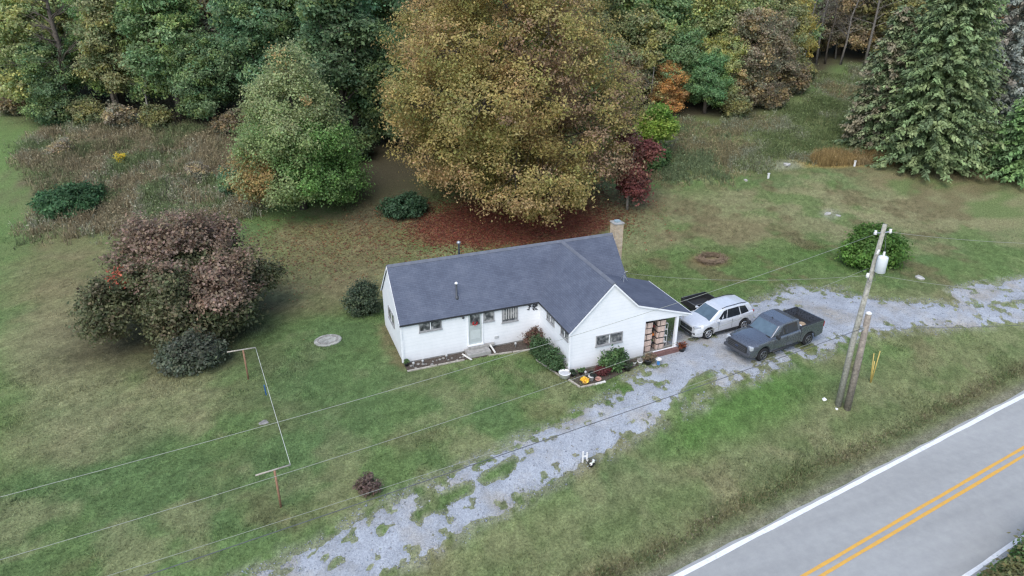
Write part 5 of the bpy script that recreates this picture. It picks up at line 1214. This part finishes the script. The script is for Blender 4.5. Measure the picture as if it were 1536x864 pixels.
def body_loft(xs, W, ZT, ZB, wheels, mat, parent, name="body", crown=.035, shoulder=.86):
    xs = sorted(set(list(xs) + [wx + wr * math.cos(a) for wx, wr, wz in wheels for a in np.linspace(0, math.pi, 13)]))
    rows = []
    for x in xs:
        w, zt, zb = np.interp(x, *W), np.interp(x, *ZT), np.interp(x, *ZB)
        for wx, wr, wz in wheels:
            if abs(x - wx) < wr: zb = max(zb, wz + math.sqrt(wr * wr - (x - wx) ** 2))
        h = zt - zb; half = [(w * .55, zb), (w * .95, zb), (w * .995, zb + .10 * h), (w, zb + .42 * h), (w * .985, zb + .72 * h), (w * .955, zb + .90 * h), (w * shoulder, zt), (w * .45, zt + crown)]
        rows.append([(x, y, z) for y, z in half] + [(x, -y, z) for y, z in half[::-1]])
    n = len(rows[0]); mb = MB(); V = [p for r in rows for p in r]; F = []
    for i in range(len(rows) - 1):
        for k in range(n): F.append((i * n + k, i * n + (k + 1) % n, (i + 1) * n + (k + 1) % n, (i + 1) * n + k))
    F.append(tuple(range(n))[::-1]); F.append(tuple(range((len(rows) - 1) * n, len(rows) * n))); mb.add(V, F)
    o = mb.build(name, mat, parent, True)
    bm = bmesh.new(); bm.from_mesh(o.data); bmesh.ops.recalc_face_normals(bm, faces=bm.faces); bm.to_mesh(o.data); bm.free()
    md = o.modifiers.new("es", 'EDGE_SPLIT'); md.split_angle = math.radians(38)
    return o
def wheel(parent, x, y, r, w_, side, rim_mat=None):
    R = Matrix.Rotation(math.pi / 2, 3, 'X'); t = MB().lathe([(r * .62, -w_ / 2), (r * .9, -w_ / 2), (r, -w_ * .35), (r, w_ * .35), (r * .9, w_ / 2), (r * .62, w_ / 2)], (x, y, r), 22, R).build("wheel", M_RUB, parent, True)
    t.modifiers.new("es", 'EDGE_SPLIT').split_angle = math.radians(40)
    yo = y + side * w_ * .42; MB().lathe([(r * .64, -.01), (r * .60, .015), (r * .2, .02)], (x, yo, r), 20, Matrix.Rotation(-side * math.pi / 2, 3, 'X')).build("hub_shadow", M_BLK, t)
    rim = MB(); yy = yo + side * .026
    for k in range(5):
        a = 2 * math.pi * k / 5; c = Vector((x + math.cos(a) * r * .32, yy, r + math.sin(a) * r * .32)); rim.box(c, (r * .56, .022, r * .17), m=Matrix.Rotation(-a, 3, 'Y'))
    rim.lathe([(r * .13, 0), (r * .10, .03)], (x, yy, r), 10, Matrix.Rotation(-side * math.pi / 2, 3, 'X'))
    ring = [(x + math.cos(a) * r * .60, yy, r + math.sin(a) * r * .60) for a in np.linspace(0, 2 * math.pi, 21)]; rim.tube(ring, .02, 4, False); rim.build("rim", rim_mat or M_RIM, t)
def quad_panel(name, pts, mat, parent, th=.008, shrink=0., label=None):
    P = [Vector(p) for p in pts]; c = sum(P, Vector()) / len(P); P = [c + (p - c) * (1 - shrink) for p in P]
    n = (P[1] - P[0]).cross(P[2] - P[0]).normalized()
    o = MB().prism([p + n * .002 for p in P], n * th).build(name, mat, parent); return o
def cabin(parent, mat, B, Rf, name="cabin"):
    """B: belt (x, half y, z) front to rear; Rf: matching roof points; first and last pairs make windscreen and rear window"""
    mb = MB(); n = len(B); V = []
    for (x, y, z) in B: V += [(x, y, z), (x, -y, z)]
    for (x, y, z) in Rf: V += [(x, y, z), (x, -y, z)]
    o = 2 * n; F = [(0, 1, o + 1, o), (2 * n - 1, 2 * n - 2, o + 2 * n - 2, o + 2 * n - 1)]
    for i in range(n - 1):
        F += [(2 * i, o + 2 * i, o + 2 * i + 2, 2 * i + 2), (2 * i + 1, 2 * i + 3, o + 2 * i + 3, o + 2 * i + 1), (o + 2 * i, o + 2 * i + 1, o + 2 * i + 3, o + 2 * i + 2), (2 * i, 2 * i + 2, 2 * i + 3, 2 * i + 1)]
    ob = mb.add(V, F).build(name, mat, parent)
    bm = bmesh.new(); bm.from_mesh(ob.data); bmesh.ops.recalc_face_normals(bm, faces=bm.faces); bm.to_mesh(ob.data); bm.free()
    md = ob.modifiers.new("bevel", 'BEVEL'); md.width = .05; md.segments = 3; md.limit_method = 'ANGLE'; md.angle_limit = math.radians(25)
    return ob
def lerp(a, b_, t): return tuple(np.array(a) * (1 - t) + np.array(b_) * t)
def face_quad(p00, p10, p11, p01, u0, u1, v0, v1):
    q = lambda u, v: lerp(lerp(p00, p10, u), lerp(p01, p11, u), v); return [q(u0, v0), q(u1, v0), q(u1, v1), q(u0, v1)]
def outward(pts, centre):
    P = [Vector(p) for p in pts]; n = (P[1] - P[0]).cross(P[2] - P[0]); return pts if n.dot(sum(P, Vector()) / len(P) - Vector(centre)) > 0 else pts[::-1]

# --- white compact SUV
suv = thing("white_suv", "silver white compact SUV parked by the porch", "car", (16.2, -2.92, hz(17, -3) + .03), math.radians(5.0))
WS = [(.92, .43, .35), (3.60, .43, .35)]
body_loft([0, .05, .15, .3, .5, .8, 1.1, 1.4, 1.8, 2.2, 2.6, 3.0, 3.4, 3.8, 4.1, 4.3, 4.42, 4.47], ([0, .05, .2, .5, .9, 3.8, 4.25, 4.47], [.66, .74, .85, .90, .92, .92, .88, .74]), ([0, .06, .3, 1.1, 1.5, 3.5, 4.2, 4.38, 4.47], [.82, .87, .93, 1.05, 1.07, 1.12, 1.14, 1.10, .95]), ([0, .3, .6, 4.0, 4.47], [.30, .24, .24, .26, .42]), WS, M_SUV, suv)
B = [(1.02, .76, 1.02), (1.90, .86, 1.06), (3.45, .86, 1.10), (4.34, .76, 1.12)]; Rf = [(1.80, .64, 1.56), (2.15, .69, 1.63), (3.3, .69, 1.66), (4.05, .63, 1.58)]
cb = cabin(suv, M_SUV, B, Rf); cc = (2.6, 0, 1.2)
def mir(p): return (p[0], -p[1], p[2])
quad_panel("windscreen", outward(face_quad(mir(B[0]), B[0], Rf[0], mir(Rf[0]), .05, .95, .05, .94), cc), M_SCREEN, suv)
quad_panel("rear_window", outward(face_quad(mir(B[3]), B[3], Rf[3], mir(Rf[3]), .1, .9, .25, .92), cc), M_AUTOGL, suv)
for s in (1, -1):
    f = (lambda p: p) if s == 1 else mir
    quad_panel("side_window", outward([f(p) for p in [lerp(B[0], B[1], .62), lerp(B[1], B[2], .18), lerp(lerp(B[1], B[2], .18), lerp(Rf[1], Rf[2], .14), .86), lerp(lerp(B[0], B[1], .88), lerp(Rf[0], Rf[1], .9), .78)]], cc), M_AUTOGL, suv, .012)
    quad_panel("side_window", outward([f(p) for p in [lerp(B[1], B[2], .22), lerp(B[1], B[2], .86), lerp(lerp(B[1], B[2], .86), lerp(Rf[1], Rf[2], .84), .86), lerp(lerp(B[1], B[2], .22), lerp(Rf[1], Rf[2], .18), .86)]], cc), M_AUTOGL, suv, .012)
    quad_panel("side_window", outward([f(p) for p in [lerp(B[1], B[2], .91), lerp(B[2], B[3], .55), lerp(lerp(B[2], B[3], .42), lerp(Rf[2], Rf[3], .45), .80), lerp(lerp(B[1], B[2], .91), lerp(Rf[1], Rf[2], .9), .86)]], cc), M_AUTOGL, suv, .012)
    MB().tube([(2.0, s * .60, 1.62), (2.3, s * .61, 1.69), (3.4, s * .61, 1.71), (3.85, s * .58, 1.65)], .02, 6).build("roof_rail", M_BLK, suv, True)
    mb_ = MB().box((1.52, s * .98, 1.12), (.16, .20, .13)).build("mirror", M_SUV, suv, bevel=.03)
    quad = MB().box((.20, s * .70, .84), (.44, .20, .12), s * .30).build("headlight", M_LAMP, suv, bevel=.03)
    MB().box((.06, s * .64, .46), (.12, .20, .10)).build("fog_lamp", M_BLK, suv, bevel=.02)
    MB().box((4.36, s * .70, 1.0), (.12, .16, .20)).build("tail_light", M_TAIL, suv, bevel=.03)
    for x in (2.62, 1.62): MB().box((x, s * .918, .70), (.010, .012, .55)).build("door_seam", M_BLK, suv)
    for x in (2.35, 3.25): MB().box((x, s * .925, .93), (.18, .03, .03)).build("door_handle", M_SUV, suv, bevel=.008)
    MB().box((2.26, s * .905, .31), (1.8, .03, .12)).build("sill_trim", M_BLK, suv)
    for wx, _, _ in WS: wheel(suv, wx, s * .80, .35, .22, s)
gr = MB()
for z in (.60, .67, .74): gr.box((-.035, 0, z), (.03, .90, .026))
MB().box((-.005, 0, .66), (.05, 1.0, .25)).build("grille", M_BLK, suv, bevel=.02); gr.build("grille_bar", M_CHROME, suv)
MB().box((.0, 0, .40), (.07, 1.1, .15)).build("lower_intake", M_BLK, suv, bevel=.02)
MB().lathe([(.055, 0), (.05, .012)], (-.05, 0, .69), 14, Matrix.Rotation(-math.pi / 2, 3, 'Y')).build("emblem", pm("emblem_dark", (.04, .055, .10), .3, .5), suv)
MB().box((2.2, 0, .27), (3.4, 1.2, .16)).build("underbody", M_BLK, suv)

# --- dark grey crew cab pickup
trk = thing("grey_pickup_truck", "dark slate grey crew cab pickup truck parked on the gravel", "pickup truck", (17.38, -6.10, hz(19, -6) + .03), math.radians(8.2))
WT = [(1.02, .52, .40), (4.62, .52, .40)]
body_loft([0, .04, .12, .3, .6, 1.0, 1.4, 1.8, 2.2, 2.6, 3.0, 3.4, 3.80, 3.86], ([0, .04, .15, .4, 3.86], [.80, .90, .96, .98, .98]), ([0, .05, .2, .6, 1.5, 1.7, 3.86], [.92, 1.04, 1.12, 1.18, 1.22, 1.24, 1.26]), ([0, .3, .5, 3.86], [.46, .40, .40, .42]), WT[:1], M_TRUCK, trk, crown=.05)
B = [(1.58, .84, 1.22), (2.45, .93, 1.25), (3.35, .93, 1.26), (3.86, .90, 1.27)]; Rf = [(2.20, .74, 1.80), (2.5, .79, 1.89), (3.3, .79, 1.91), (3.74, .76, 1.85)]
cabin(trk, M_TRUCK, B, Rf); cc = (2.7, 0, 1.4)
quad_panel("windscreen", outward(face_quad(mir(B[0]), B[0], Rf[0], mir(Rf[0]), .05, .95, .04, .93), cc), M_SCREEN, trk)
quad_panel("rear_window", outward(face_quad(mir(B[3]), B[3], Rf[3], mir(Rf[3]), .08, .92, .2, .88), cc), M_AUTOGL, trk)
arch = [(4.62 + .52 * math.cos(a), .40 + .52 * math.sin(a)) for a in np.linspace(math.pi, 0, 11)]
for s in (1, -1):
    f = (lambda p: p) if s == 1 else mir
    quad_panel("side_window", outward([f(p) for p in [lerp(B[0], B[1], .60), lerp(B[1], B[2], .28), lerp(lerp(B[1], B[2], .28), lerp(Rf[1], Rf[2], .25), .85), lerp(lerp(B[0], B[1], .9), lerp(Rf[0], Rf[1], .9), .80)]], cc), M_AUTOGL, trk, .012)
    quad_panel("side_window", outward([f(p) for p in [lerp(B[1], B[2], .35), lerp(B[2], B[3], .55), lerp(lerp(B[2], B[3], .5), lerp(Rf[2], Rf[3], .45), .83), lerp(lerp(B[1], B[2], .35), lerp(Rf[1], Rf[2], .32), .85)]], cc), M_AUTOGL, trk, .012)
    poly = [(3.90, .46), *arch, (5.72, .52), (5.76, 1.30), (5.70, 1.38), (3.90, 1.38)]
    MB().prism([(x, s * .98, z) for x, z in poly], (0, -s * .10, 0)).build("bed_side", M_TRUCK, trk, bevel=.015)
    MB().box((4.80, s * .92, 1.392), (1.76, .12, .03)).build("bed_rail", M_BLK, trk, bevel=.006)
    MB().box((1.86, s * 1.08, 1.32), (.14, .24, .20)).build("mirror", M_BLK, trk, bevel=.03)
    MB().box((.13, s * .80, .98), (.20, .26, .22), s * .25).build("headlight", M_LAMP, trk, bevel=.03)
    MB().box((5.74, s * .93, 1.15), (.07, .12, .34)).build("tail_light", M_TAIL, trk, bevel=.015)
    for x in (2.78, 1.80, 3.70): MB().box((x, s * .978, .85), (.010, .012, .70)).build("door_seam", M_BLK, trk)
    for x in (2.60, 3.50): MB().box((x, s * .985, 1.10), (.20, .03, .035)).build("door_handle", M_TRUCK, trk, bevel=.008)
    MB().tube([(1.7, s * .98, .42), (3.8, s * .98, .42)], .045, 7).build("running_board", M_BLK, trk, True)
    for wx, _, _ in WT: wheel(trk, wx, s * .84, .40, .27, s, M_RIM_D)
bedp = MB().box((4.80, 0, .84), (1.80, 1.76, .06)).build("bed_floor", M_BLK, trk); MB().box((3.92, 0, 1.12), (.05, 1.76, .52)).build("bulkhead", M_TRUCK, trk)
MB().box((5.72, 0, 1.10), (.07, 1.75, .55)).build("tailgate", M_TRUCK, trk, bevel=.012); MB().box((5.80, 0, .58), (.16, 1.80, .18)).build("rear_bumper", M_CHROME, trk, bevel=.03)
for s in (1, -1): MB().box((4.62, s * .76, .98), (1.0, .22, .24)).build("wheel_housing", M_BLK, trk, bevel=.04)
MB().box((-.03, 0, .84), (.08, 1.34, .40)).build("grille", M_BLK, trk, bevel=.03)
for z in (.74, .84, .94): MB().box((-.075, 0, z), (.03, 1.22, .035)).build("grille_bar", pm("grille_grey", (.065, .068, .072), .4, .4), trk)
MB().box((-.02, 0, .56), (.18, 1.86, .20)).build("front_bumper", pm("bumper_grey", (.085, .09, .10), .35, .5, .4), trk, bevel=.05); MB().lathe([(.11, 0), (.10, .02)], (-.09, 0, .86), 16, Matrix.Rotation(-math.pi / 2, 3, 'Y') @ Matrix.Diagonal((.5, 1, 1))).build("emblem", pm("emblem_dark", (.04, .055, .10), .3, .5), trk)
MB().box((2.9, 0, .48), (5.3, 1.1, .20)).build("underbody", M_BLK, trk); MB().box((2.46, .0, 1.935), (.10, .06, .04)).build("roof_antenna", M_BLK, trk, bevel=.015)
MB().box((1.62, 0, 1.262), (.16, 1.5, .02)).build("cowl", M_BLK, trk)
# load in the pickup bed
c0, s0 = math.cos(math.radians(8.2)), math.sin(math.radians(8.2))
def on_bed(x, y, z): return (17.38 + c0 * x - s0 * y, -6.10 + s0 * x + c0 * y, hz(19, -6) + .03 + z)
rock("feed_sack", "white sack lying in the pickup bed behind the cab", on_bed(4.30, -.45, 1.0), .34, 601, M_WPOT, "sack", (1, .7, .5)); rock("feed_sack", "tan sack lying in the pickup bed beside the white one", on_bed(4.75, -.25, .98), .30, 602, pm("tan_sack", (.36, .27, .18), .9, .1), "sack", (1, .7, .5))

# --- black utility trailer half hidden behind the SUV
tr = thing("utility_trailer", "black open utility trailer behind the white SUV", "trailer", (18.75, -.55, hz(18.5, -.3) + .02), .10)
tb_ = MB()
for c, d in (((0, .62, .75), (1.9, .05, .36)), ((0, -.62, .75), (1.9, .05, .36)), ((-.925, 0, .75), (.05, 1.19, .36)), ((.925, 0, .75), (.05, 1.19, .36)), ((0, 0, .56), (1.8, 1.19, .05))): tb_.box(c, d)
tb_.build("box", M_BLK, tr)
rail = MB()
for y in (-.62, .62): rail.tube([(-.95, y, .95), (.95, y, .95)], .025, 6)
for x in (-.925, .925): rail.tube([(x, -.62, .95), (x, .62, .95)], .025, 6)
rail.build("top_rail", pm("rail_grey", (.09, .10, .11), .4, .5, .4), tr, True)
for s in (1, -1): wheel(tr, .1, s * .76, .29, .18, s)
MB().tube([(-.95, .3, .5), (-1.75, 0, .42), (-.95, -.3, .5)], .03, 6).build("drawbar", M_BLK, tr); MB().tube([(-1.7, 0, .42), (-1.7, 0, 0)], .03, 6).build("jack", M_GALV, tr)
